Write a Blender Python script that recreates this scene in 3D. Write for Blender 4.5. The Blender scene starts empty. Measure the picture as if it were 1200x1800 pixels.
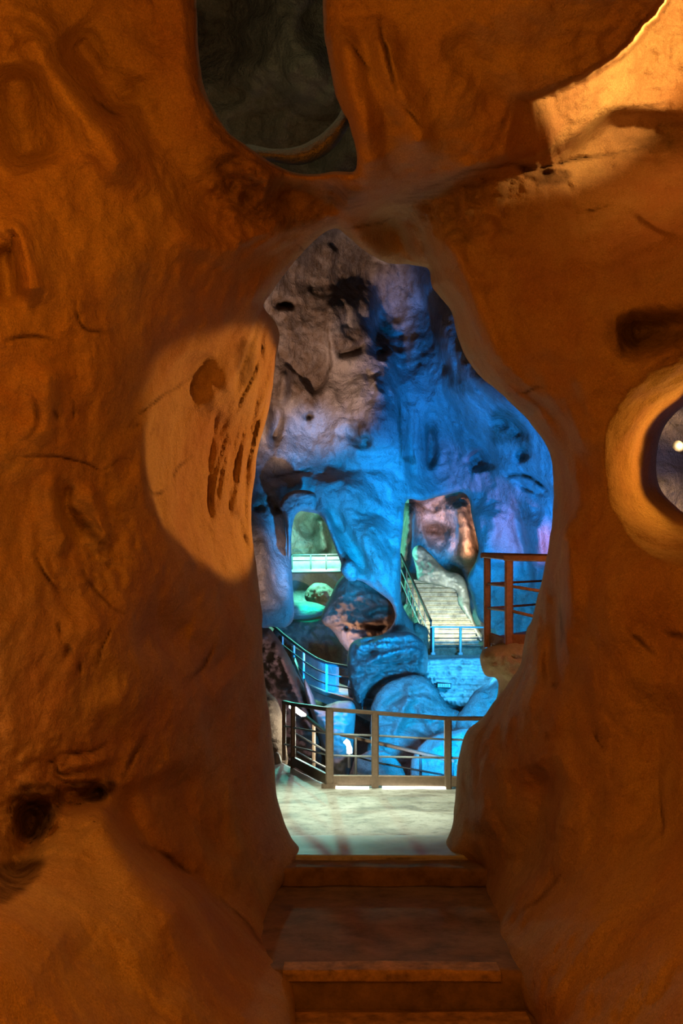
import bpy, math, random
import numpy as np
from mathutils import Vector
random.seed(7)
F = 1800.0; HY = 1145.0; EYE = 1.7          # focal length in pixels, horizon row, eye height above the walkway
scene = bpy.context.scene
scene.cycles.max_bounces = 4; scene.cycles.diffuse_bounces = 2; scene.cycles.glossy_bounces = 2; scene.cycles.adaptive_threshold = .02
col = scene.collection

# ------------------------------------------------------------------ helpers
def P(px, py, d):
    return Vector(((px-600.0)*d/F, d, EYE+(HY-py)*d/F))

def spline(pts, closed=True, step=6.0, rough=0.0, seed=1):
    """Catmull-Rom curve through the points, resampled, with a little roughness"""
    pts = np.array(pts, float); n = len(pts); out = []
    rng = range(n if closed else n-1)
    for i in rng:
        if closed:
            p0, p1, p2, p3 = pts[(i-1) % n], pts[i], pts[(i+1) % n], pts[(i+2) % n]
        else:
            p0, p1, p2, p3 = pts[max(i-1, 0)], pts[i], pts[i+1], pts[min(i+2, n-1)]
        L = np.linalg.norm(p2-p1); k = max(1, int(L/step))
        for j in range(k):
            t = j/k
            out.append(0.5*((2*p1)+(-p0+p2)*t+(2*p0-5*p1+4*p2-p3)*t*t+(-p0+3*p1-3*p2+p3)*t**3))
    if not closed: out.append(pts[-1])
    out = np.array(out)
    if rough:
        r = np.random.RandomState(seed)
        m = len(out); nz = np.zeros((m, 2))
        for s, a in ((9, 1.0), (4, .55), (2, .3)):
            k = max(3, m//s); c = r.uniform(-1, 1, (k, 2))
            u = np.arange(m)/m*k; i0 = np.floor(u).astype(int); f = (u-i0)[:, None]; f = f*f*(3-2*f)
            nz += a*(c[i0 % k]*(1-f)+c[(i0+1) % k]*f)
        out += rough*nz
    return out

def seg_info(px, py, poly, closed=True):
    """distance, index of nearest segment, nearest point, side (cross sign), arclength fraction"""
    A = poly; B = np.roll(poly, -1, 0)
    if not closed: A = poly[:-1]; B = poly[1:]
    D = B-A; L2 = (D**2).sum(1)+1e-12
    cl = np.concatenate([[0], np.cumsum(np.sqrt(L2))]); tot = cl[-1]
    N = len(px)
    best = np.full(N, 1e30); idx = np.zeros(N, int); tb = np.zeros(N)
    for c0 in range(0, N, 20000):
        s = slice(c0, min(c0+20000, N))
        X = px[s][:, None]; Y = py[s][:, None]
        t = ((X-A[None, :, 0])*D[None, :, 0]+(Y-A[None, :, 1])*D[None, :, 1])/L2
        np.clip(t, 0, 1, out=t)
        dd = (X-A[None, :, 0]-t*D[None, :, 0])**2+(Y-A[None, :, 1]-t*D[None, :, 1])**2
        i = dd.argmin(1); r = np.arange(len(i))
        best[s] = dd[r, i]; idx[s] = i; tb[s] = t[r, i]
    d = np.sqrt(best); q = A[idx]+tb[:, None]*D[idx]
    cr = D[idx, 0]*(py-A[idx, 1])-D[idx, 1]*(px-A[idx, 0])
    return d, idx, q, np.sign(cr), (cl[idx]+tb*np.sqrt(L2[idx]))/tot, D

def inside(px, py, poly):
    r = np.zeros(len(px), bool); n = len(poly)
    for i in range(n):
        x0, y0 = poly[i]; x1, y1 = poly[(i+1) % n]
        if y0 == y1: continue
        c = ((y0 > py) != (y1 > py)) & (px < (x1-x0)*(py-y0)/(y1-y0)+x0)
        r ^= c
    return r

def sstep(a, b, x):
    t = np.clip((x-a)/(b-a), 0, 1); return t*t*(3-2*t)

# numpy gradient noise
_r = np.random.RandomState(3); _perm = np.tile(_r.permutation(256), 3)
_g = _r.normal(size=(256, 3)); _g /= np.linalg.norm(_g, axis=1)[:, None]
def noise3(x, y, z):
    xi, yi, zi = np.floor(x).astype(int), np.floor(y).astype(int), np.floor(z).astype(int)
    xf, yf, zf = x-xi, y-yi, z-zi
    u, v, w = [t*t*t*(t*(t*6-15)+10) for t in (xf, yf, zf)]
    def g(dx, dy, dz):
        h = _perm[(_perm[(_perm[(xi+dx) & 255]+yi+dy) & 255]+zi+dz) & 255]
        G = _g[h]; return G[:, 0]*(xf-dx)+G[:, 1]*(yf-dy)+G[:, 2]*(zf-dz)
    l = lambda a, b, t: a+(b-a)*t
    return l(l(l(g(0,0,0), g(1,0,0), u), l(g(0,1,0), g(1,1,0), u), v),
             l(l(g(0,0,1), g(1,0,1), u), l(g(0,1,1), g(1,1,1), u), v), w)
def fbm(x, y, z, oct=4, ridged=False):
    s = 0; a = 1.0
    for o in range(oct):
        n = noise3(x*2**o+7.3*o, y*2**o, z*2**o)
        s = s+a*((1-2*np.abs(n)*1.6)*.5 if ridged else n); a *= .5
    return s

def tps(ctrl):
    C = np.array(ctrl, float); X = C[:, :2]/500.0; n = len(C)
    r2 = ((X[:, None]-X[None])**2).sum(2); K = .5*r2*np.log(r2+1e-12)
    M = np.zeros((n+3, n+3)); M[:n, :n] = K+np.eye(n)*2e-3
    M[:n, n] = 1; M[:n, n+1:] = X; M[n, :n] = 1; M[n+1:, :n] = X.T
    w = np.linalg.solve(M, np.concatenate([C[:, 2], [0, 0, 0]]))
    def f(px, py):
        x = np.stack([px, py], 1)/500.0; o = np.zeros(len(px))
        for c0 in range(0, len(px), 50000):
            s = x[c0:c0+50000]; q = ((s[:, None]-X[None])**2).sum(2)
            o[c0:c0+50000] = (.5*q*np.log(q+1e-12))@w[:n]+w[n]+s@w[n+1:]
        return o
    return f

def ridge(px, py, pts, w, amp, fade=.18, rough=0):
    """smooth ridge (amp<0, towards the viewer) or groove (amp>0) along a curve"""
    c = spline(pts, False, 5 if rough else 10, rough, int(pts[0][0]))
    lo = c.min(0)-4*w; hi = c.max(0)+4*w
    m = (px > lo[0]) & (px < hi[0]) & (py > lo[1]) & (py < hi[1])
    o = np.zeros(len(px))
    if m.any():
        d, i, q, sg, u, D = seg_info(px[m], py[m], c, False)
        e = np.clip(np.minimum(u, 1-u)/fade, 0, 1) if fade else 1
        o[m] = amp*np.exp(-(d/w)**2)*e
    return o
def crest(px, py, pts, w, amp, fall, fade=.15):
    """a lip: the side to the right of the curve's direction (screen sense) drops away by amp, easing out over fall pixels"""
    c = spline(pts, False, 10)
    lo = c.min(0)-3*fall-4*w; hi = c.max(0)+3*fall+4*w
    m = (px > lo[0]) & (px < hi[0]) & (py > lo[1]) & (py < hi[1])
    o = np.zeros(len(px))
    if m.any():
        d, i, q, sg, u, D = seg_info(px[m], py[m], c, False)
        s = d*sg
        e = np.clip(np.minimum(u, 1-u)/fade, 0, 1)
        e = e*e*(3-2*e)
        o[m] = amp/(1+np.exp(np.clip(-s/w, -30, 30)))*np.exp(-(np.clip(s, 0, None)/fall)**2)*e
    return o

def new_mesh(name, V, Fc, mat, parent=None, smooth=True, attrs=None, normals=None):
    me = bpy.data.meshes.new(name)
    me.from_pydata([tuple(v) for v in V], [], [tuple(int(i) for i in f) for f in Fc])
    if smooth: me.polygons.foreach_set('use_smooth', [True]*len(me.polygons))
    if attrs:
        for k, a in attrs.items():
            at = me.attributes.new(k, 'FLOAT', 'POINT'); at.data.foreach_set('value', np.asarray(a, np.float32))
    me.update()
    if normals is not None: me.normals_split_custom_set_from_vertices([tuple(n) for n in normals])
    o = bpy.data.objects.new(name, me); col.objects.link(o)
    o.data.materials.append(mat)
    if parent: o.parent = parent
    return o

def cut_grid(xs, ys, outer, holes):
    """grid cells inside outer and outside holes, border vertices drawn onto the contours"""
    X, Y = np.meshgrid(xs, ys); sh = X.shape; px = X.ravel(); py = Y.ravel()
    keep = np.ones(len(px), bool)
    polys = []
    if outer is not None: keep &= inside(px, py, outer); polys.append((outer, 1))
    for h in holes: keep &= ~inside(px, py, h); polys.append((h, -1))
    bd = np.full(len(px), 1e9); bq = np.stack([px, py], 1); bn = np.zeros((len(px), 2)); which = np.full(len(px), -1)
    for k, (poly, kind) in enumerate(polys):
        d, i, q, sg, u, D = seg_info(px, py, poly)
        m = d < bd
        area = .5*np.sum(poly[:, 0]*np.roll(poly[:, 1], -1)-np.roll(poly[:, 0], -1)*poly[:, 1])
        nn = np.stack([D[:, 1], -D[:, 0]], 1); nn /= np.linalg.norm(nn, axis=1)[:, None]+1e-9
        if area < 0: nn = -nn                           # outward normal of the polygon
        bd[m] = d[m]; bq[m] = q[m]; bn[m] = nn[i[m]]; which[m] = k
    K = keep.reshape(sh)
    cell = K[:-1, :-1] | K[1:, :-1] | K[:-1, 1:] | K[1:, 1:]
    ids = np.arange(len(px)).reshape(sh)
    ci, cj = np.nonzero(cell)
    q4 = np.stack([ids[ci, cj], ids[ci+1, cj], ids[ci+1, cj+1], ids[ci, cj+1]], 1)
    used = np.zeros(len(px), bool); used[q4.ravel()] = True
    snap = used & ~keep
    px2 = px.copy(); py2 = py.copy(); px2[snap] = bq[snap, 0]; py2[snap] = bq[snap, 1]
    bd2 = bd.copy(); bd2[snap] = 0
    # cells with all corners snapped never exist (needs one kept); reindex
    re = np.full(len(px), -1); re[used] = np.arange(used.sum())
    return dict(px=px2[used], py=py2[used], s=bd2[used], n=bn[used], which=which[used], snap=snap[used], quads=re[q4], polys=polys)

def xyz(px, py, d):
    return np.stack([(px-600)*d/F, d, EYE+(HY-py)*d/F], 1)

def border_edges(q):
    e = np.concatenate([q[:, [0, 1]], q[:, [1, 2]], q[:, [2, 3]], q[:, [3, 0]]])
    k = np.sort(e, 1); key = k[:, 0].astype(np.int64)*10**7+k[:, 1]
    _, first, cnt = np.unique(key, return_index=True, return_counts=True)
    return e[first[cnt == 1]]

def sheet(name, xs, ys, outer, holes, depthf, mat, attrf=None, rows=((.15, 2), (.5, 9), (1.1, 30), (1.8, 70)), tail=None, split=None, rowfac=None):
    """rock surface with real openings whose rims run back into the rock"""
    g = cut_grid(xs, ys, outer, holes)
    d = depthf(g['px'], g['py'], g)
    V = xyz(g['px'], g['py'], d); Q = g['quads']
    at = attrf(g['px'], g['py'], g) if attrf else {}
    B = border_edges(Q)
    hb = B[g['snap'][B[:, 0]] & g['snap'][B[:, 1]]]
    vs = np.unique(hb); mp = {int(v): k for k, v in enumerate(vs)}
    base = vs; quads = [Q]; Vs = [V]; off = len(V); ats = {k: [a] for k, a in at.items()}
    kind = np.array([g['polys'][w][1] for w in g['which'][vs]])
    nrm = g['n'][vs]*(-kind)[:, None]                 # into the rock
    fac = rowfac(g['px'][vs], g['py'][vs], g['which'][vs]) if rowfac else np.ones(len(vs))
    hb0 = np.array([mp[int(a)] for a in hb[:, 0]], int); hb1 = np.array([mp[int(a)] for a in hb[:, 1]], int)
    prev = vs
    for dd, ox in rows:
        nx = g['px'][vs]+nrm[:, 0]*ox*fac; ny = g['py'][vs]+nrm[:, 1]*ox*fac
        Vs.append(xyz(nx, ny, d[vs]+dd)); cur = np.arange(off, off+len(vs)); off += len(vs)
        quads.append(np.stack([prev[hb1], prev[hb0], cur[hb0], cur[hb1]], 1)); prev = cur
        for k in ats: ats[k].append(at[k][vs])
    if tail is not None:                              # outer border of the sheet runs on behind the camera
        ob = B[~(g['snap'][B[:, 0]] & g['snap'][B[:, 1]])]
        vs = np.unique(ob); mp = {int(v): k for k, v in enumerate(vs)}
        a0 = np.array([mp[int(a)] for a in ob[:, 0]]); a1 = np.array([mp[int(a)] for a in ob[:, 1]])
        prev = vs
        for ty in tail:
            W = V[vs].copy(); W[:, 1] = ty; Vs.append(W); cur = np.arange(off, off+len(vs)); off += len(vs)
            quads.append(np.stack([prev[a1], prev[a0], cur[a0], cur[a1]], 1)); prev = cur
            for k in ats: ats[k].append(at[k][vs])
    V = np.concatenate(Vs); Q = np.concatenate(quads); A = {k: np.concatenate(a) for k, a in ats.items()}
    if split is None:
        return new_mesh(name, V, Q, mat, attrs=A)
    fn = np.cross(V[Q[:, 2]]-V[Q[:, 0]], V[Q[:, 3]]-V[Q[:, 1]])
    N = np.zeros_like(V)
    for c in range(4): np.add.at(N, Q[:, c], fn)
    N /= np.linalg.norm(N, axis=1)[:, None]+1e-12
    cx = V[Q].mean(1); ppx = 600+cx[:, 0]/np.maximum(cx[:, 1], .3)*F; ppy = HY-(cx[:, 2]-EYE)/np.maximum(cx[:, 1], .3)*F
    lab = split(ppx, ppy, cx)
    out = []
    for k, nm in enumerate(name):
        q = Q[lab == k]; u = np.unique(q); re = np.full(len(V), -1); re[u] = np.arange(len(u))
        out.append(new_mesh(nm, V[u], re[q], mat, attrs={a: v[u] for a, v in A.items()}, normals=N[u]))
    return out

def pillow(name, outline, d0, thick, R, mat, step=4, feat=None, nz=(.1, 1.0), rough=1.5, parent=None, back=None, dslope=None, attrf=None, power=.5, seed=1):
    """closed boulder-like solid with the given outline, bulging towards and away from the viewer"""
    o = spline(outline, True, max(step, 4), rough, seed)
    lo = o.min(0)-step; hi = o.max(0)+step
    xs = np.arange(lo[0], hi[0]+step, step); ys = np.arange(lo[1], hi[1]+step, step)
    g = cut_grid(xs, ys, o, []); px, py = g['px'], g['py']
    t = np.clip(g['s']/R, 0, 1); prof = np.sqrt(np.clip(1-(1-t)**2, 0, 1))**(power*2)
    dc = d0+(dslope(px, py) if dslope else 0)
    base = xyz(px, py, dc*np.ones(len(px)))
    n = fbm(base[:, 0]*nz[1]+seed*3.1, base[:, 1]*nz[1], base[:, 2]*nz[1], 5)*nz[0]*2+fbm(base[:, 0]*nz[1]*4+seed, base[:, 1]*nz[1]*4, base[:, 2]*nz[1]*5, 4, True)*nz[0]*1.1
    f = feat(px, py) if feat else 0
    env = np.clip(t*2.5, 0, 1)
    Vf = xyz(px, py, dc-thick*prof+(n+f)*env); Vb = xyz(px, py, dc+(back if back is not None else thick)*prof)
    free = ~g['snap']; re = np.arange(len(px)); re[free] = len(px)+np.arange(free.sum())
    V = np.concatenate([Vf, Vb[free]]); Q = np.concatenate([g['quads'], re[g['quads']][:, ::-1]])
    at = {}
    if attrf:
        at = attrf(px, py, g); at = {k: np.concatenate([a, a[free]]) for k, a in at.items()}
    return new_mesh(name, V, Q, mat, parent, attrs=at)

def tag(o, label=None, cat=None, group=None, kind=None):
    if label: o['label'] = label
    if cat: o['category'] = cat
    if group: o['group'] = group
    if kind: o['kind'] = kind
    return o
def empty(name, loc, label, cat, group=None):
    o = bpy.data.objects.new(name, None); o.empty_display_size = .2; o.location = loc; col.objects.link(o)
    return tag(o, label, cat, group)

class MB:
    def __init__(s): s.v = []; s.f = []
    def bar(s, a, b, w, h=None, up=Vector((0, 0, 1))):
        h = h or w; a = Vector(a); b = Vector(b); d = (b-a).normalized()
        if abs(d.dot(up)) > .98: up = Vector((0, 1, 0))
        x = d.cross(up).normalized(); y = x.cross(d).normalized(); n = len(s.v)
        c = min(w, h)*.18                              # chamfered profile
        prof = [(-w/2+c, -h/2), (w/2-c, -h/2), (w/2, -h/2+c), (w/2, h/2-c), (w/2-c, h/2), (-w/2+c, h/2), (-w/2, h/2-c), (-w/2, -h/2+c)]
        for p in (a, b):
            for u, v in prof: s.v.append(p+x*u+y*v)
        for i in range(8): s.f.append((n+i, n+(i+1) % 8, n+8+(i+1) % 8, n+8+i))
        s.f.append(tuple(n+i for i in range(7, -1, -1))); s.f.append(tuple(n+8+i for i in range(8)))
        return s
    def tube(s, pts, r, seg=10):
        pts = [Vector(p) for p in pts]; n0 = len(s.v)
        for i, p in enumerate(pts):
            d = (pts[min(i+1, len(pts)-1)]-pts[max(i-1, 0)]).normalized()
            up = Vector((0, 0, 1)) if abs(d.z) < .95 else Vector((0, 1, 0))
            x = d.cross(up).normalized(); y = x.cross(d).normalized()
            for k in range(seg):
                a = 2*math.pi*k/seg; s.v.append(p+x*r*math.cos(a)+y*r*math.sin(a))
        for i in range(len(pts)-1):
            for k in range(seg):
                a = n0+i*seg+k; b = n0+i*seg+(k+1) % seg; s.f.append((a, b, b+seg, a+seg))
        s.f.append(tuple(n0+k for k in range(seg-1, -1, -1))); s.f.append(tuple(n0+(len(pts)-1)*seg+k for k in range(seg)))
        return s
    def prism(s, poly, dirv):
        """solid from a polygon of 3-D points pushed along dirv"""
        n = len(s.v); k = len(poly); dirv = Vector(dirv)
        for p in poly: s.v.append(Vector(p))
        for p in poly: s.v.append(Vector(p)+dirv)
        for i in range(k): s.f.append((n+i, n+(i+1) % k, n+k+(i+1) % k, n+k+i))
        s.f.append(tuple(n+i for i in range(k-1, -1, -1))); s.f.append(tuple(n+k+i for i in range(k)))
        return s
    def build(s, name, mat, parent=None, smooth=False, bevel=0):
        v = [tuple(p) for p in s.v]
        if parent is not None: L = parent.location if parent.parent is None else parent.parent.location+parent.location; v = [tuple(Vector(p)-L) for p in v]
        o = new_mesh(name, v, s.f, mat, parent, smooth)
        if bevel:
            m = o.modifiers.new('bevel', 'BEVEL'); m.width = bevel; m.segments = 2
        return o

# ------------------------------------------------------------------ materials
def nodes_mat(name):
    m = bpy.data.materials.new(name); m.use_nodes = True
    return m, m.node_tree.nodes, m.node_tree.links, m.node_tree.nodes['Principled BSDF']

def rock_mat(name, c1, c2, cdark, scale=1.0, bump=.5, rough=.85, speck=.35, bdist=.03, stain_shade_c=None, spec=.15, stretch=1.0):
    m, N, L, b = nodes_mat(name)
    tc = N.new('ShaderNodeTexCoord'); mp = N.new('ShaderNodeMapping'); L.new(tc.outputs['Object'], mp.inputs[0])
    mp.inputs['Scale'].default_value = (1, 1, 1/stretch)
    def noise(sc, det=8, ro=.6, dist=0):
        n = N.new('ShaderNodeTexNoise'); n.inputs['Scale'].default_value = sc*scale; n.inputs['Detail'].default_value = det
        n.inputs['Roughness'].default_value = ro; n.inputs['Distortion'].default_value = dist; L.new(mp.outputs[0], n.inputs['Vector']); return n
    def ramp(src, p0, p1, a=(0, 0, 0, 1), c=(1, 1, 1, 1)):
        r = N.new('ShaderNodeValToRGB'); r.color_ramp.elements[0].position = p0; r.color_ramp.elements[1].position = p1
        r.color_ramp.elements[0].color = a; r.color_ramp.elements[1].color = c; L.new(src, r.inputs[0]); return r
    def mix(fac, a, bb, mode='MIX'):
        x = N.new('ShaderNodeMix'); x.data_type = 'RGBA'; x.blend_type = mode
        for s, v in ((0, fac), (6, a), (7, bb)):
            if hasattr(v, 'is_output') or hasattr(v, 'links'): L.new(v, x.inputs[s])
            else: x.inputs[s].default_value = v
        return x.outputs[2]
    n1 = noise(.8, 4, .6, .6); r1 = ramp(n1.outputs[0], .35, .65)
    c = mix(r1.outputs[0], (*c1, 1), (*c2, 1))
    ng = noise(95, 2, .8); rg = ramp(ng.outputs[0], .3, .7, (.72, .70, .68, 1), (1.18, 1.18, 1.18, 1)); c = mix(1.0, c, rg.outputs[0], 'MULTIPLY')
    n2 = noise(3.2, 5, .7, .4); r2 = ramp(n2.outputs[0], .55, .72)
    f2 = N.new('ShaderNodeMath'); f2.operation = 'MULTIPLY'; L.new(r2.outputs[0], f2.inputs[0]); f2.inputs[1].default_value = speck
    c = mix(f2.outputs[0], c, (*cdark, 1))
    # fine pits
    n3 = noise(40, 4, .8); r3 = ramp(n3.outputs[0], .30, .50)
    f3 = N.new('ShaderNodeMath'); f3.operation = 'MULTIPLY'; inv = N.new('ShaderNodeMath'); inv.operation = 'SUBTRACT'; inv.inputs[0].default_value = 1
    L.new(r3.outputs[0], inv.inputs[1]); L.new(inv.outputs[0], f3.inputs[0]); f3.inputs[1].default_value = speck*.9
    c = mix(f3.outputs[0], c, (*cdark, 1))
    # stain attribute broken up by noise
    at = N.new('ShaderNodeAttribute'); at.attribute_name = 'stain_shade'
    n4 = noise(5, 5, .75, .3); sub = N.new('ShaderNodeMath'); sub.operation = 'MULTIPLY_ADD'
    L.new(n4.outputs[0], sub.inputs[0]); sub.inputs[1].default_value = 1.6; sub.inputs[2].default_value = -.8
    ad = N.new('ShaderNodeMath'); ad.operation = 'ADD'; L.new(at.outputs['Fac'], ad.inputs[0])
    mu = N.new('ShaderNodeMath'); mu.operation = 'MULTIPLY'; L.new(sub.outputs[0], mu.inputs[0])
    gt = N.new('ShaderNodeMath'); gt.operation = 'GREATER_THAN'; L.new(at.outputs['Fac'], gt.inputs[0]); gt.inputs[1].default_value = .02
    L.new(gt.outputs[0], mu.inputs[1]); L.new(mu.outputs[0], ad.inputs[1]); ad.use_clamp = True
    c = mix(ad.outputs[0], c, (*(stain_shade_c or cdark), 1))
    L.new(c, b.inputs['Base Color'])
    b.inputs['Roughness'].default_value = rough; b.inputs['Specular IOR Level'].default_value = spec
    # bump
    ba = noise(2.5, 6, .62, .3); bb = noise(22, 5, .75)
    vo = N.new('ShaderNodeTexVoronoi'); vo.inputs['Scale'].default_value = 9*scale; vo.inputs['Detail'].default_value = 0
    L.new(mp.outputs[0], vo.inputs['Vector'])
    s1 = N.new('ShaderNodeMath'); s1.operation = 'MULTIPLY_ADD'; L.new(bb.outputs[0], s1.inputs[0]); s1.inputs[1].default_value = .3; L.new(ba.outputs[0], s1.inputs[2])
    sg = N.new('ShaderNodeMath'); sg.operation = 'MULTIPLY_ADD'; L.new(ng.outputs[0], sg.inputs[0]); sg.inputs[1].default_value = .05; L.new(s1.outputs[0], sg.inputs[2]); s1 = sg
    s2 = N.new('ShaderNodeMath'); s2.operation = 'MULTIPLY_ADD'; L.new(vo.outputs[0], s2.inputs[0]); s2.inputs[1].default_value = .12; L.new(s1.outputs[0], s2.inputs[2])
    bp = N.new('ShaderNodeBump'); bp.inputs['Strength'].default_value = bump; bp.inputs['Distance'].default_value = bdist*4/scale
    L.new(s2.outputs[0], bp.inputs['Height']); L.new(bp.outputs[0], b.inputs['Normal'])
    return m

def plain(name, c, rough=.5, metal=0, var=.12, sc=8, bump=.15, bd=.01):
    m, N, L, b = nodes_mat(name)
    tc = N.new('ShaderNodeTexCoord'); n = N.new('ShaderNodeTexNoise'); n.inputs['Scale'].default_value = sc; n.inputs['Detail'].default_value = 8; n.inputs['Roughness'].default_value = .7
    L.new(tc.outputs['Object'], n.inputs['Vector'])
    r = N.new('ShaderNodeValToRGB'); r.color_ramp.elements[0].position = .35; r.color_ramp.elements[1].position = .68
    r.color_ramp.elements[0].color = (*[x*(1-var*2) for x in c], 1); r.color_ramp.elements[1].color = (*[min(1, x*(1+var)) for x in c], 1)
    L.new(n.outputs[0], r.inputs[0]); L.new(r.outputs[0], b.inputs['Base Color'])
    b.inputs['Roughness'].default_value = rough; b.inputs['Metallic'].default_value = metal
    bp = N.new('ShaderNodeBump'); bp.inputs['Strength'].default_value = bump; bp.inputs['Distance'].default_value = bd
    L.new(n.outputs[0], bp.inputs['Height']); L.new(bp.outputs[0], b.inputs['Normal'])
    return m
def emit(name, c, s):
    m, N, L, b = nodes_mat(name)
    b.inputs['Base Color'].default_value = (*c, 1); b.inputs['Emission Color'].default_value = (*c, 1); b.inputs['Emission Strength'].default_value = s
    return m

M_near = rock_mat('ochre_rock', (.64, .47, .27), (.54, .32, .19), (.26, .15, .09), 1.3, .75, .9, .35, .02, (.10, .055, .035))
M_far = rock_mat('pale_cavern_rock', (.68, .60, .53), (.52, .43, .37), (.22, .16, .12), .6, .8, .85, .45, .05, (.17, .10, .05))
M_deep = rock_mat('brown_cavern_rock', (.42, .31, .23), (.28, .20, .15), (.12, .09, .07), .7, .7, .85, .4, .05)
M_boulder = rock_mat('layered_grey_rock', (.60, .55, .50), (.46, .40, .36), (.18, .14, .11), .8, .8, .7, .4, .05, None, .3, .5)
M_floor = plain('worn_concrete', (.52, .50, .44), .55, 0, .22, 1.6, .35, .03)
M_step = plain('ochre_stone_steps', (.30, .19, .11), .85, 0, .25, 4, .6, .03)
M_steel = plain('brown_painted_steel', (.27, .185, .13), .45, .3, .1, 20)
M_rust = plain('rust_red_painted_steel', (.42, .17, .07), .55, .1, .15, 20)
M_bluest = plain('grey_galvanised_steel', (.45, .48, .5), .45, .3, .08, 20)
M_thresh = plain('smooth_pale_concrete', (.56, .60, .56), .5, 0, .12, 3, .2, .02)
M_dark = plain('dark_steel', (.06, .06, .06), .5, .4, .1, 20)
M_stair = plain('pale_stone_stair', (.52, .47, .36), .8, 0, .3, 3, .6, .04)
M_block = rock_mat('rubble_wall', (.70, .66, .60), (.50, .46, .42), (.2, .17, .15), 1.6, .9, .7, .4, .05)
E_white = emit('lamp_glass', (1, .97, .85), 14)
E_strip = emit('lamp_strip', (.97, 1, .86), 2.2)

# ------------------------------------------------------------------ near rock: the passage walls and the arch
open_main = spline([(525, 2600), (522, 2100), (520, 1800), (513, 1705), (490, 1668), (474, 1625), (490, 1565), (529, 1506), (508, 1465), (492, 1420), (484, 1370), (478, 1310),
    (469, 1230), (463, 1150), (461, 1100), (452, 1010), (442, 940), (440, 890), (446, 840), (452, 800), (466, 745), (478, 690), (483, 650), (489, 612), (491, 586), (482, 564), (468, 548),
    (462, 538), (478, 512), (500, 480), (528, 447), (562, 416), (590, 402), (612, 418), (640, 440), (682, 461), (722, 464), (752, 472),
    (760, 505), (790, 545), (803, 590), (822, 632), (850, 668), (900, 712), (935, 748), (962, 790), (973, 830), (971, 900), (966, 950), (958, 985), (946, 1040), (935, 1090), (925, 1112),
    (915, 1165), (893, 1200), (868, 1230), (846, 1262), (820, 1285), (806, 1330), (800, 1380), (797, 1440), (785, 1480), (770, 1506), (846, 1532), (852, 1580), (858, 1640), (880, 1705), (925, 1775), (950, 1830), (1010, 2100), (1040, 2600)],
    True, 6, 1.6, 5)
open_top = spline([(344, -700), (345, -100), (347, 30), (352, 120), (372, 185), (402, 232), (445, 266), (490, 292), (535, 305), (590, 300), (624, 300), (627, 270), (615, 225), (600, 190), (586, 150), (573, 80), (566, -10), (560, -100), (560, -700)], True, 6, 1.5, 6)
open_right = spline([(1500, 560), (1320, 640), (1240, 680), (1200, 714), (1172, 742), (1157, 780), (1153, 825), (1162, 862), (1185, 888), (1220, 905), (1320, 900), (1500, 860)], True, 6, 1.0, 8)
niche = spline([(462, 540), (440, 590), (424, 640), (402, 682), (384, 650), (368, 625), (330, 626), (300, 645), (278, 690), (262, 740), (253, 795), (256, 850), (270, 905), (298, 948), (335, 978), (380, 1005), (420, 1050), (452, 1110),
    (480, 1110), (500, 900), (520, 700), (520, 540)], True, 6, 0.5, 9)
topright = spline([(893, 160), (925, 168), (965, 158), (1010, 140), (1060, 112), (1095, 88), (1130, 45), (1160, 10), (1200, -60), (1400, -200)], False, 12, 0, 11)

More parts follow.
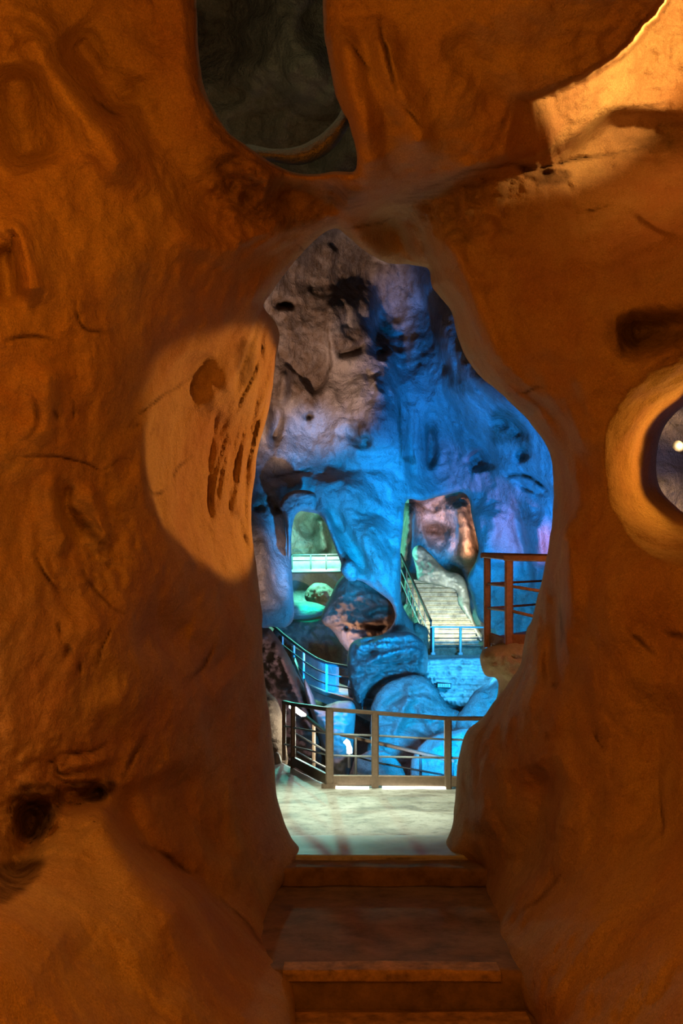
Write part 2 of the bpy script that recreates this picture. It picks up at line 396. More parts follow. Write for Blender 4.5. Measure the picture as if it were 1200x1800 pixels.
ctrl = [  # px, py, depth
 (-900, -900, 1.8), (600, -900, 2.4), (2100, -900, 1.8), (-900, 1100, 1.6), (2100, 1100, 1.6), (-900, 2600, 1.6), (300, 2600, 2.6), (1200, 2600, 2.6), (2100, 2600, 1.6), (-900, 300, 1.7), (2100, 300, 1.7), (-900, 1900, 1.6), (2100, 1900, 1.6),
 (-300, -300, 2.5), (1500, -300, 2.7), (0, 0, 3.6), (170, 60, 4.3), (280, 0, 4.6), (600, 0, 4.4), (800, 60, 4.3), (1000, 60, 4.0), (1200, 30, 3.8),
 (0, 250, 3.8), (150, 250, 4.2), (300, 300, 4.9), (480, 350, 5.6), (640, 330, 5.3), (800, 250, 5.0), (1000, 230, 4.8), (1200, 230, 4.5),
 (0, 500, 3.6), (150, 480, 4.3), (300, 480, 5.1), (430, 470, 6.1), (560, 410, 6.6), (690, 370, 6.3), (800, 420, 5.7), (950, 400, 5.3), (1200, 400, 4.4),
 (0, 700, 3.6), (120, 700, 4.2), (240, 700, 5.1), (360, 700, 6.2), (450, 700, 7.2), (880, 700, 6.6), (980, 640, 5.7), (1080, 620, 5.2), (1200, 560, 4.4),
 (0, 900, 3.7), (120, 920, 4.5), (250, 900, 5.3), (350, 1000, 6.3), (440, 1000, 7.4), (980, 850, 6.6), (1040, 860, 6.0), (1120, 950, 5.4), (1200, 1000, 4.6),
 (0, 1100, 3.6), (120, 1100, 4.3), (260, 1120, 5.4), (380, 1150, 6.6), (460, 1180, 7.8), (950, 1090, 7.4), (1000, 1050, 6.1), (1100, 1100, 5.2), (1200, 1150, 4.6),
 (0, 1300, 3.7), (120, 1310, 4.4), (230, 1320, 5.3), (370, 1330, 6.9), (480, 1370, 8.2), (846, 1262, 8.2), (930, 1260, 7.1), (1040, 1280, 5.8), (1200, 1300, 4.6),
 (20, 1470, 4.1), (120, 1450, 4.3), (250, 1480, 5.2), (400, 1480, 6.9), (525, 1506, 8.5), (785, 1500, 8.5), (850, 1530, 7.9), (950, 1460, 6.5), (1080, 1480, 5.4), (1200, 1500, 4.6),
 (0, 1650, 3.3), (150, 1650, 4.0), (330, 1640, 5.0), (474, 1625, 7.1), (510, 1705, 6.1), (858, 1640, 6.8), (890, 1710, 6.0), (1000, 1640, 5.4), (1200, 1650, 4.4),
 (0, 1800, 3.0), (200, 1800, 3.7), (400, 1800, 4.7), (515, 1800, 5.3), (950, 1830, 5.0), (1080, 1800, 4.5), (1200, 1800, 4.0), (500, 2100, 3.9), (1010, 2100, 3.9)]
ctrl = [(x, y, (7.2-(7.2-d)*(.62+.38*float(sstep(1350, 1700, y))) if (d < 7.2 and -100 <= x <= 1300 and -100 <= y <= 1900) else d)) for x, y, d in ctrl]
near_base = tps(ctrl)
cracks = [  # thin dark fissures: points, width, depth
 ([(685, 350), (760, 325), (830, 300), (900, 290), (940, 298), (1000, 282), (1060, 272), (1110, 262), (1200, 245)], 4, .07),
 ([(900, 290), (925, 302), (960, 305), (1000, 300)], 7, .06),
 ([(600, 408), (640, 398), (700, 385)], 2.5, .03),
 ([(565, 400), (552, 445), (535, 440), (515, 418)], 2.5, .03),
 ([(1010, 375), (1040, 372), (1080, 358)], 3, .04),
 ([(885, 688), (920, 690), (945, 678), (985, 682)], 3, .05),
 ([(0, 810), (80, 800), (150, 812), (180, 825), (210, 808), (252, 810)], 3, .04),
 ([(215, 770), (240, 735), (300, 690), (355, 645)], 2.5, .04),
 ([(60, 700), (65, 740), (45, 780)], 6, .07),
 ([(95, 720), (100, 740)], 4, .05), ([(130, 705), (128, 745)], 3, .04), ([(245, 745), (235, 755)], 4, .05),
 ([(60, 970), (80, 1010), (110, 1050)], 4, .05), ([(140, 1000), (180, 1050), (230, 1090)], 5, .04),
 ([(210, 1070), (190, 1115), (170, 1180)], 3, .04), ([(385, 1120), (360, 1170), (325, 1205)], 5, .06), ([(260, 1290), (235, 1330), (215, 1375)], 6, .06),
 ([(120, 1130), (118, 1155)], 7, .07), ([(137, 1165), (138, 1190)], 5, .05), ([(103, 1090), (106, 1120)], 4, .03),
 ([(95, 1330), (120, 1322), (160, 1318), (200, 1300)], 4, .06), ([(95, 1320), (100, 1355), (130, 1358), (158, 1352)], 4, .06), ([(82, 1340), (98, 1336)], 4, .05),
 ([(95, 1365), (120, 1375), (160, 1372), (200, 1368)], 4, .07),
 ([(1100, 1100), (1130, 1130), (1160, 1160)], 5, .05), ([(1160, 1110), (1190, 1115), (1220, 1130)], 7, .06), ([(968, 1200), (976, 1212)], 8, .06),
 ([(960, 1285), (965, 1305)], 3, .04), ([(1040, 1280), (1060, 1325)], 3, .04), ([(1160, 1360), (1165, 1450), (1160, 1510)], 5, .04), ([(984, 1050), (986, 1140)], 4, .03),
 ([(240, 1480), (290, 1505), (330, 1530), (370, 1535)], 7, .06), ([(380, 1570), (430, 1620), (470, 1680)], 4, .04),
 ([(670, 0), (672, 60), (690, 140), (705, 200)], 5, .05), ([(700, 180), (720, 195), (745, 225)], 3, .03), ([(600, 60), (640, 110), (660, 140)], 3, .03),
 ([(140, 500), (135, 545), (155, 580), (215, 585)], 4, .04), ([(0, 600), (60, 590), (100, 600)], 4, .04), ([(255, 840), (270, 870), (300, 855)], 2.5, .03),
 ([(300, 860), (315, 820), (340, 800)], 2.5, .03), ([(160, 170), (195, 195), (225, 210)], 5, .05), ([(990, 1530), (960, 1570), (900, 1620)], 5, .03)]
flutes = [([(455, 620), (440, 680), (405, 760), (398, 850), (388, 930)], 10, -.07), ([(470, 580), (462, 640), (445, 700), (428, 770), (420, 860), (412, 930)], 8, -.05),
 ([(478, 690), (455, 740), (440, 800), (425, 850), (418, 900)], 3, .07), ([(444, 800), (434, 840), (430, 890), (436, 940)], 5, .09), ([(462, 600), (448, 650), (425, 700), (410, 740)], 3, .05),
 ([(482, 600), (476, 650), (462, 700), (450, 740)], 5, -.08), ([(470, 560), (460, 600), (462, 660)], 4, .05), ([(385, 700), (372, 780), (368, 860), (372, 930)], 5, .05),
 ([(392, 780), (383, 850), (378, 920), (385, 960)], 9, -.05), ([(345, 660), (372, 690), (385, 730)], 12, -.03), ([(440, 620), (420, 650), (415, 690)], 4, .05), ([(420, 900), (426, 940), (440, 980)], 7, .10),
 ([(462, 720), (446, 790), (440, 830)], 4, -.07), ([(425, 780), (405, 850), (404, 920)], 3, .05), ([(490, 590), (482, 640), (478, 700)], 3, -.05)]
for q in range(16):
    x0 = 478-q*4.5; flutes.append(([(x0, 600+q*9), (x0-14-q, 680+q*9), (x0-30-q, 770+q*7), (x0-40-q*.6, 860+q*4)], 2.2+.8*(q % 3), (.016, -.018, .024)[q % 3]))
swells = [  # broad undulations: ridge/groove along curves
 ([(0, 40), (45, 50), (80, 100), (130, 170), (190, 260), (250, 350)], 38, -.25), ([(20, 110), (30, 200), (60, 300)], 40, .22), ([(110, 60), (170, 130), (230, 200)], 45, .25),
 ([(0, 420), (30, 400), (50, 450), (60, 540)], 26, -.18), ([(0, 430), (12, 480), (20, 540)], 20, .15), ([(90, 640), (75, 720), (60, 780)], 25, -.12),
 ([(250, 130), (270, 220), (330, 320), (400, 390)], 40, .15), ([(300, 380), (380, 440), (440, 420), (520, 400)], 30, -.14),
 ([(120, 840), (115, 900), (150, 950)], 14, .12), ([(150, 850), (170, 900), (195, 960)], 14, -.12), ([(85, 830), (90, 900), (120, 970)], 18, -.12),
 ([(230, 1090), (330, 1130), (400, 1200)], 50, .25), ([(130, 1060), (220, 1180), (190, 1280)], 35, -.12),
 ([(230, 1360), (225, 1430), (270, 1500), (370, 1560), (440, 1620)], 26, .30), ([(290, 1350), (340, 1450), (420, 1500)], 50, .22), ([(130, 1420), (200, 1480), (260, 1560), (350, 1640)], 40, -.28),
 ([(60, 1400), (50, 1470), (10, 1560)], 30, .45), ([(100, 1390), (140, 1405), (190, 1390)], 16, .30), ([(120, 1345), (160, 1340), (200, 1330)], 10, -.08),
 ([(100, 1660), (200, 1720), (330, 1740)], 60, .16), ([(660, 20), (680, 120), (730, 220), (740, 300)], 28, -.14), ([(590, 30), (620, 130), (640, 230), (640, 330)], 26, -.15),
 ([(470, 330), (550, 345), (610, 350)], 34, .26), ([(390, 270), (410, 320), (450, 360)], 26, .10), ([(780, 60), (840, 130), (880, 210)], 30, .08),
 ([(760, 390), (800, 450), (850, 560), (885, 660)], 20, -.12), ([(1060, 570), (1120, 545), (1200, 540), (1260, 540)], 22, -.14), ([(1085, 588), (1150, 578), (1260, 572)], 40, .42, ),
 ([(1110, 365), (1150, 395), (1200, 420)], 7, -.08), ([(960, 700), (985, 760), (985, 830), (1000, 900)], 18, .12), ([(1020, 640), (1030, 720), (1030, 800)], 26, -.10),
 ([(985, 900), (1000, 980), (1003, 1080), (990, 1160)], 18, -.22), ([(978, 1010), (975, 1090), (965, 1170), (975, 1230)], 14, .22), ([(950, 1120), (930, 1200), (905, 1260)], 20, -.12),
 ([(940, 1340), (960, 1400), (940, 1470), (910, 1560)], 34, .30), ([(880, 1320), (860, 1400), (850, 1470)], 30, -.14), ([(970, 1300), (985, 1400), (975, 1480)], 24, -.14),
 ([(1060, 900), (1090, 1000), (1060, 1150), (1050, 1300)], 50, -.14), ([(1160, 1200), (1150, 1350), (1120, 1500)], 40, .12), ([(1000, 1520), (950, 1600), (900, 1660)], 26, .15),
 ([(700, 365), (735, 400), (748, 440), (756, 480)], 9, .10), ([(645, 375), (690, 372), (720, 380)], 12, -.05)]

def near_depth(px, py, g):
    d = near_base(px, py)
    d = np.clip(d, 1.5, 12)
    k = np.ones(len(px))
    # the niche beside the opening
    dd, i, q, sg, u, D = seg_info(px, py, niche); s = np.where(inside(px, py, niche), dd, -dd)
    hard = sstep(395, 425, px)*sstep(705, 640, py)
    wN = sstep(-10, 16, s)*(1-hard)+sstep(-1, 3, s)*hard
    wide = sstep(-5, 90, s)
    d += wN*.10+hard*sstep(-1, 3, s)*.12+wide*.35
    # upper right: nearer mass overhanging a lit shelf
    side = px*0; c = topright
    m = (px > 820) & (py < 950)
    if m.any():
        dd, i, q, sg, u, D = seg_info(px[m], py[m], c, False)
        s = dd*sg
        s = s+5*fbm(px[m]*.05, py[m]*.05, 0*px[m], 4)
        e = sstep(0, .12, u)
        d[m] += ((.55+.8*sstep(950, 1230, px[m]))*sstep(-5, 12, s)*np.exp(-(np.clip(s, 0, None)/260)**2))*e
    d += crest(px, py, [(560, 398), (640, 362), (740, 340), (860, 300), (990, 262), (1080, 205), (1200, 212), (1330, 240)], 6, .50, 210)
    d += crest(px, py, [(1000, 690), (885, 690), (860, 600), (825, 510), (780, 420), (735, 375), (690, 350), (560, 398)], 9, .42, 160) * 0
    # the reveal round the right-hand hole
    ddR, i, q, sg, u, D = seg_info(px, py, open_right)
    ddR = np.where(inside(px, py, open_right), 0, ddR)
    lim = np.where(py < 780, 95, 100)
    d += 1.15*np.clip(1-ddR/95, 0, 1)**1.3*sstep(980, 1080, px)
    # tan inner face of the arch, right of the opening
    arch = spline([(690, 352), (750, 385), (800, 455), (840, 550), (872, 640), (890, 690), (960, 700), (975, 760), (1000, 850), (985, 940), (900, 940), (700, 700), (640, 420)], True, 8)
    dd, i, q, sg, u, D = seg_info(px, py, arch); s = np.where(inside(px, py, arch), dd, -dd)
    d += .7*sstep(-10, 70, s)*.9
    for p, w, a in swells: d += ridge(px, py, p, w, a)
    for p, w, a in cracks: d += ridge(px, py, p, w*.6, a*.8, .4, 2.5)
    for p, w, a in flutes: d += ridge(px, py, p, w, a, .2)
    # rounded rims
    R = 26+50*sstep(640, 900, px)*sstep(350, 600, py)
    main = g['which'] == 0
    t = np.clip(g['s']/np.where(main, R, np.where(g['which'] == 2, 30, 34)), 0, 1)
    d += np.where(main, .32+.35*sstep(700, 850, px), .25)*(1-np.sqrt(np.clip(1-(1-t)**2, 0, 1)))
    b = xyz(px, py, d)
    fr = sstep(-700, 0, px)*sstep(2000, 1200, px)
    d += .16*fbm(b[:, 0]*.9+3, b[:, 1]*.9, b[:, 2]*.9, 5)+.075*fbm(b[:, 0]*3.4, b[:, 1]*3.4, b[:, 2]*3.0, 5)
    # scabby rock zones
    z = np.exp(-(((px-430)/70)**2+((py-350)/80)**2))+.8*np.exp(-(((px-800)/170)**2+((py-350)/70)**2))+np.exp(-(((px-80)/90)**2+((py-1430)/110)**2))+.6*np.exp(-(((px-170)/100)**2+((py-980)/90)**2))+.5*np.exp(-(((px-1150)/120)**2+((py-90)/90)**2))
    d += z*.12*fbm(b[:, 0]*7, b[:, 1]*7, b[:, 2]*9, 4, True)
    return d
def poly_mask(px, py, pts, soft):
    pl = spline(pts, True, 8, soft*.25, 4); m = np.zeros(len(px))
    lo = pl.min(0)-soft; hi = pl.max(0)+soft
    k = (px > lo[0]) & (px < hi[0]) & (py > lo[1]) & (py < hi[1])
    if k.any():
        d, i, q, sg, u, D = seg_info(px[k], py[k], pl)
        s = np.where(inside(px[k], py[k], pl), d, -d); m[k] = sstep(-soft, soft, s)
    return m
def near_stain_shade(px, py, g):
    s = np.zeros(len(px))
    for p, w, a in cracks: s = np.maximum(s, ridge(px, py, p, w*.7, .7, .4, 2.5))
    for pts, a, so in (([(360, 200), (400, 240), (450, 280), (520, 320), (625, 330), (625, 360), (560, 395), (480, 400), (420, 370), (370, 300)], .5, 18),  # shade of the recess under the roof hole, painted as dark tint
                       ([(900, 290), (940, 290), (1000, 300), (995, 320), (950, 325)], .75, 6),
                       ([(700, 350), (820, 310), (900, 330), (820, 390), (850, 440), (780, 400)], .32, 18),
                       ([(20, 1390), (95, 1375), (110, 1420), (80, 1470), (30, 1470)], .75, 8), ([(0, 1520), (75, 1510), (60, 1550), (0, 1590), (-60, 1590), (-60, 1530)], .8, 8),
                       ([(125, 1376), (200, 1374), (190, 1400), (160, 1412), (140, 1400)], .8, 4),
                       ([(1065, 575), (1120, 550), (1200, 545), (1300, 560), (1300, 625), (1200, 618), (1090, 618)], .5, 16),  # dark tint painted in for the shade inside this cavity
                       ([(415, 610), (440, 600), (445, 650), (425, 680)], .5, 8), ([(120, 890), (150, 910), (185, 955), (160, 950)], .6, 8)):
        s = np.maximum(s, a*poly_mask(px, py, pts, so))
    return {'stain_shade': s}
xs = np.concatenate([-900+np.cumsum(np.linspace(80, 6, 24))*0.0]) if False else None
def axis(lo, a, b, hi, st):
    mid = np.arange(a, b+st, st); out = [mid]
    x = mid[-1]; s = st; r = []
    while x < hi: s *= 1.22; x += s; r.append(x)
    x = mid[0]; s = st; l = []
    while x > lo: s *= 1.22; x -= s; l.append(x)
    return np.concatenate([np.array(l[::-1]), mid, np.array(r)])
XS = axis(-900, -40, 1240, 2100, 3.6); YS = axis(-800, -40, 1840, 2500, 3.6)
ridge_line = spline([(-4000, 330), (0, 330), (350, 330), (560, 398), (690, 350), (950, 288), (1200, 215), (2100, 200), (5000, 200)], False, 20)
def near_split(px, py, c):
    ry = np.interp(px, ridge_line[:, 0], ridge_line[:, 1])
    top = (py < ry)
    behind = c[:, 1] < 1.2
    top = np.where(behind, c[:, 2] > 2.3, top)
    return np.where(top, 2, np.where(px < 640, 0, 1))
wl, wr, ce = sheet(['wall_left', 'wall_right', 'ceiling'], XS, YS, None, [open_main, open_top, open_right], near_depth, M_near, near_stain_shade,
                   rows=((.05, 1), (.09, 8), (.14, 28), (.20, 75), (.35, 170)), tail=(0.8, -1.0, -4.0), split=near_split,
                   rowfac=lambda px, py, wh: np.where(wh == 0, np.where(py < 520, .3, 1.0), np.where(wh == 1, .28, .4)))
for o, l in ((wl, 'orange lit water-worn rock wall left of the arched opening'), (wr, 'orange lit water-worn rock wall right of the arched opening'), (ce, 'orange lit rock roof above the arched opening')):
    tag(o, l, 'cave wall', kind='structure')
b = MB().prism([(-4, -4.0, -3), (4, -4.0, -3), (4, -4.0, 5), (-4, -4.0, 5)], (0, -.3, 0)).build('wall_rear', M_near)
tag(b, 'rock wall closing the passage behind', 'cave wall', kind='structure')

# ------------------------------------------------------------------ steps and walkway
def slab(name, xl, xr, y0, y1, ztop, zbot, mat, label, cat, kind=None, n=60, ny=30, amp=.012, seed=0, nose=.03, label_group=None):
    """worn stone slab: gridded top and front with rounded, slightly ragged edge"""
    us = np.linspace(0, 1, n); prof = []
    H = ztop-zbot
    for t in np.linspace(0, 1, 8): prof.append((y0, zbot+t*(H-nose)))
    for a in np.linspace(0, math.pi/2, 5)[1:]: prof.append((y0+nose*(1-math.cos(a)), ztop-nose+nose*math.sin(a)))
    for t in np.linspace(0, 1, ny)[1:]: prof.append((y0+nose+t*(y1-y0-nose), ztop))
    prof.append((y1, zbot)); m = len(prof)
    X, K = np.meshgrid(us, np.arange(m)); pr = np.array(prof)
    x = xl+(xr-xl)*X.ravel(); y = pr[K.ravel(), 0]; z = pr[K.ravel(), 1]
    n1 = fbm(x*3+seed, y*3, z*3, 4)*amp; n2 = fbm(x*2.2+seed, y*0+5, z*0+seed, 4)*amp*2.2
    front = (K.ravel() < 12); y = y+np.where(front, n2+n1, 0); z = z+np.where(K.ravel() > 7, n1, 0)*(K.ravel() < m-1)
    V = np.stack([x, y, z], 1); ids = np.arange(n*m).reshape(m, n)
    Q = np.stack([ids[:-1, :-1], ids[:-1, 1:], ids[1:, 1:], ids[1:, :-1]], -1).reshape(-1, 4)
    Q = [tuple(q) for q in Q]+[tuple(ids[::-1, 0]), tuple(ids[:, -1]), tuple(list(ids[0])[::-1]+list(ids[-1]))]
    o = new_mesh(name, V, Q, mat); tag(o, label, cat, kind=kind, group=label_group); return o
# walkway deck beyond the arch
walk = [P(300, 1470, 8.47)]
def flr(x, y, z=0): return (x, y, z)
E1, E2 = P(500, 0, 15.2), P(578, 0, 12.85)
nx, nd = 70, 60
V = []; ids = np.arange(nx*nd).reshape(nd, nx)
for j in range(nd):
    for i in range(nx):
        u = i/(nx-1); t = j/(nd-1)
        x = -2.2+u*5.0
        far = 12.95 if x > -.16 else min(16.2, 12.95+(-.16-x)*3.6)
        y = 8.45+(far-8.45)*t
        V.append((x, y, 0.0))
V = np.array(V); V[:, 2] += fbm(V[:, 0]*1.5, V[:, 1]*1.5, V[:, 2]+2, 4)*.012
# a shallow drain kerb across the deck and a curved joint
V[:, 2] += .012*np.exp(-((V[:, 1]-(9.05-.06*V[:, 0]))/.08)**2)
top = V; bot = V.copy(); bot[:, 2] = -.28
Q = np.stack([ids[:-1, :-1], ids[:-1, 1:], ids[1:, 1:], ids[1:, :-1]], -1).reshape(-1, 4)
VV = np.concatenate([top, bot]); n0 = nx*nd
sideq = []
for a, b_ in ((ids[0], False), (ids[-1], True), (ids[:, 0], True), (ids[:, -1], False)):
    for i in range(len(a)-1): sideq.append((a[i], a[i+1], a[i+1]+n0, a[i]+n0) if b_ else (a[i+1], a[i], a[i]+n0, a[i+1]+n0))
# concrete with stains and joints
def floor_mat():
    m, N, L, b = nodes_mat('worn_walkway_concrete')
    tc = N.new('ShaderNodeTexCoord')
    def noise(sc, det, ro, dist=0, vec=None):
        n = N.new('ShaderNodeTexNoise'); n.inputs['Scale'].default_value = sc; n.inputs['Detail'].default_value = det; n.inputs['Roughness'].default_value = ro; n.inputs['Distortion'].default_value = dist
        L.new(tc.outputs['Object'], n.inputs['Vector']); return n
    n1 = noise(1.1, 8, .65, .8); n2 = noise(7, 9, .75)
    r = N.new('ShaderNodeValToRGB'); e = r.color_ramp.elements; e[0].position = .34; e[0].color = (.24, .21, .16, 1); e[1].position = .62; e[1].color = (.62, .60, .53, 1)
    k = e.new(.48); k.color = (.46, .43, .36, 1); L.new(n1.outputs[0], r.inputs[0])
    r2 = N.new('ShaderNodeValToRGB'); r2.color_ramp.elements[0].position = .36; r2.color_ramp.elements[0].color = (.35, .32, .27, 1); r2.color_ramp.elements[1].position = .5
    L.new(n2.outputs[0], r2.inputs[0])
    x = N.new('ShaderNodeMix'); x.data_type = 'RGBA'; x.blend_type = 'MULTIPLY'; x.inputs[0].default_value = .7; L.new(r.outputs[0], x.inputs[6]); L.new(r2.outputs[0], x.inputs[7])
    L.new(x.outputs[2], b.inputs['Base Color'])
    rr = N.new('ShaderNodeMapRange'); rr.inputs[3].default_value = .28; rr.inputs[4].default_value = .75; L.new(n1.outputs[0], rr.inputs[0]); L.new(rr.outputs[0], b.inputs['Roughness'])
    bp = N.new('ShaderNodeBump'); bp.inputs['Strength'].default_value = .5; bp.inputs['Distance'].default_value = .02; L.new(n2.outputs[0], bp.inputs['Height']); L.new(bp.outputs[0], b.inputs['Normal'])
    return m
M_walk = floor_mat()
fl = new_mesh('floor', VV, [tuple(q) for q in Q]+[tuple(q[::-1]+n0) for q in Q]+sideq, M_walk)
tag(fl, 'pale worn concrete walkway beyond the arch', 'floor', kind='structure')
slab('stone_step', -1.1, 1.6, 8.13, 8.5, -.02, -.55, M_step, 'thin worn stone sill step at the edge of the pale walkway', 'step', seed=3, label_group=None)
slab('threshold_slab', -1.2, 1.7, 8.455, 9.36, .018, -.02, M_thresh, 'smoother pale concrete strip at the near edge of the walkway', 'slab', seed=2, nose=.012, amp=.006)
M_nose = plain('stone_edge_painted_light', (.56, .36, .19), .85, 0, .3, 9, .6, .02)  # added strip; its pale colour stands in for light on the edge
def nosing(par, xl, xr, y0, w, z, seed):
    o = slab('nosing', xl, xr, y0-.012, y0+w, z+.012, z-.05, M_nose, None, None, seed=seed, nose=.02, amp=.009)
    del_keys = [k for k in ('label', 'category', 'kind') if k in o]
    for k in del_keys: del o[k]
    o.parent = par; o['label'] = 'front edge coloured paler for caught light'
L0 = slab('landing', -1.2, 1.7, 5.93, 8.12, -.16, -.75, M_step, 'dark flat stone landing under the arch, top of the stairs', 'landing', seed=5, nose=.05)
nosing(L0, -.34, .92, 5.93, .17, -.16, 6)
L1 = slab('stone_step', -.9, 1.5, 5.62, 5.92, -.37, -.9, M_step, 'worn stone step with a rounded edge, just below the dark landing', 'step', seed=9, nose=.05)
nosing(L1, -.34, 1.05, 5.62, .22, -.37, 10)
slab('stone_step', -.9, 1.5, 5.3, 5.61, -.58, -1.1, M_step, 'worn stone step with a pale edge at the foot of the picture', 'step', seed=13, nose=.05)
b = MB().prism([(-3, -4, -.79), (3, -4, -.79), (3, 5.29, -.79), (-3, 5.29, -.79)], (0, 0, -.2)).build('floor_passage', M_step); tag(b, 'stone floor of the passage', 'floor', kind='structure')

# ------------------------------------------------------------------ far cavern wall
hole_a = spline([(513, 1000), (511, 950), (512, 920), (517, 905), (528, 899), (545, 901), (560, 904), (572, 920), (582, 945), (594, 975), (604, 1002), (614, 1016), (628, 1020), (636, 1022), (655, 1034), (672, 1046), (686, 1058),
    (693, 1075), (692, 1092), (682, 1106), (672, 1114), (650, 1125), (625, 1140), (618, 1165), (612, 1200), (600, 1260), (480, 1260), (478, 1180), (468, 1108), (500, 1103), (516, 1085), (515, 1040)], True, 5, .7, 21)
hole_b = spline([(712, 884), (722, 877), (740, 880), (765, 874), (790, 869), (812, 865), (824, 876), (829, 905), (836, 935), (841, 962), (836, 988), (825, 1008), (822, 1024), (832, 1060), (842, 1090), (862, 1110), (862, 1165),
    (748, 1165), (742, 1130), (728, 1100), (712, 1075), (704, 1050), (704, 1000), (703, 965), (708, 930)], True, 5, .7, 22)
hole_c = spline([(486, 906), (496, 908), (504, 928), (506, 950), (500, 952), (490, 948), (484, 930)], True, 4, .3, 23)
fc = [(350, 250, 25), (600, 250, 28), (900, 250, 27), (1300, 250, 22), (350, 600, 27), (480, 550, 31), (580, 550, 32), (640, 480, 34), (700, 560, 35), (780, 560, 32), (870, 650, 28), (1000, 650, 26), (1300, 700, 22),
      (470, 750, 31), (600, 740, 32), (680, 740, 31.5), (760, 760, 34), (850, 780, 32), (960, 830, 29), (1050, 850, 27),
      (450, 900, 29.5), (470, 1000, 29), (480, 1100, 29), (520, 870, 31), (600, 900, 31), (660, 950, 30.5), (700, 1000, 31), (720, 1130, 32), (760, 860, 34), (860, 950, 33), (950, 950, 31), (1000, 1000, 30),
      (880, 1100, 33), (960, 1150, 31), (700, 1250, 32), (600, 1300, 32), (450, 1300, 28), (850, 1300, 32), (1300, 1200, 24), (350, 1100, 26), (700, 1500, 31), (300, 1500, 26), (1300, 1500, 24)]
far_base = tps(fc)
far_feat = [  # (kind, pts, width, amp, fall)
 ('c', [(578, 470), (572, 520), (576, 590), (580, 640), (566, 680), (552, 700), (540, 705)], 3, .4, 60), ('c', [(600, 440), (582, 470), (578, 500)], 3, -.4, 40),
 ('c', [(470, 560), (500, 600), (490, 680), (475, 730)], 4, .2, 40),
 ('c', [(655, 490), (655, 560), (663, 600), (688, 620), (688, 700), (700, 760), (702, 830)], 4, -1.5, 90),
 ('r', [(690, 640), (696, 720), (706, 790), (712, 860)], 7, -.7, 0), ('r', [(722, 700), (720, 780), (724, 850)], 8, .5, 0),
 ('r', [(585, 610), (600, 622), (630, 612), (640, 590)], 7, .4, 0), ('r', [(662, 615), (672, 622), (684, 610)], 6, .7, 0), ('r', [(600, 560), (615, 580), (630, 590)], 16, .3, 0),
 ('r', [(615, 745), (622, 770), (640, 782), (648, 760)], 9, .6, 0), ('r', [(480, 540), (500, 535), (520, 542)], 8, .8, 0), ('r', [(540, 725), (546, 738)], 6, .5, 0),
 ('r', [(655, 660), (665, 690), (680, 695)], 5, -.4, 0), ('r', [(480, 700), (486, 740), (476, 790)], 10, .6, 0), ('r', [(500, 640), (498, 690), (485, 720)], 9, -.4, 0),
 ('c', [(445, 868), (480, 856), (540, 836), (600, 842), (700, 836)], 6, -.7, 60),
 ('r', [(474, 868), (482, 885), (490, 905)], 8, 1.0, 0), ('r', [(488, 862), (515, 872), (545, 878)], 18, .5, 0),
 ('r', [(575, 890), (600, 930), (625, 975), (650, 1020)], 12, .8, 0), ('r', [(556, 890), (572, 910), (592, 960), (612, 1000)], 8, -.7, 0), ('r', [(620, 895), (660, 902), (690, 900)], 9, .5, 0),
 ('r', [(640, 890), (655, 950), (690, 1030), (715, 1090)], 22, -.8, 0), ('r', [(706, 850), (705, 900), (700, 960), (700, 1030)], 7, -.6, 0),
 ('r', [(755, 735), (757, 780), (755, 830)], 9, .9, 0), ('r', [(830, 790), (845, 810), (850, 830)], 20, .9, 0), ('r', [(800, 640), (820, 700), (835, 780)], 22, -.5, 0),
 ('r', [(770, 520), (790, 600), (830, 660), (880, 700), (930, 760)], 20, -.8, 0), ('r', [(740, 500), (760, 600), (800, 680)], 18, .6, 0),
 ('r', [(865, 735), (900, 745), (925, 775)], 14, .8, 0), ('r', [(910, 790), (925, 810)], 11, .8, 0), ('r', [(885, 838), (920, 834), (950, 850), (965, 868)], 4, .5, 0), ('r', [(900, 840), (925, 860), (960, 870)], 3, .4, 0),
 ('r', [(870, 880), (860, 940), (855, 1000)], 26, -.9, 0), ('r', [(900, 880), (912, 930), (925, 990), (930, 1050)], 12, .7, 0), ('r', [(940, 900), (945, 950), (950, 1000)], 15, -.8, 0),
 ('r', [(450, 880), (455, 900)], 10, .6, 0), ('r', [(455, 1040), (480, 1060), (505, 1070)], 12, -.4, 0), ('r', [(468, 890), (462, 960), (470, 1050)], 14, -.4, 0), ('r', [(640, 1060), (700, 1100), (715, 1140)], 10, -.3, 0)]
def far_depth(px, py, g):
    d = far_base(px, py)
    for k, p, w, a, fl_ in far_feat:
        d += crest(px, py, p, w, a, fl_) if k == 'c' else ridge(px, py, p, w, a, .25)
    t = np.clip(g['s']/12, 0, 1); d += .7*(1-np.sqrt(np.clip(1-(1-t)**2, 0, 1)))
    b = xyz(px, py, d)
    d += 1.0*fbm(b[:, 0]*.3, b[:, 1]*.3, b[:, 2]*.25, 5)+.26*fbm(b[:, 0]*1.5, b[:, 1]*1.5, b[:, 2]*1.2, 4)+.10*fbm(b[:, 0]*3, b[:, 1]*3, b[:, 2]*2.4, 4, True)
    return d
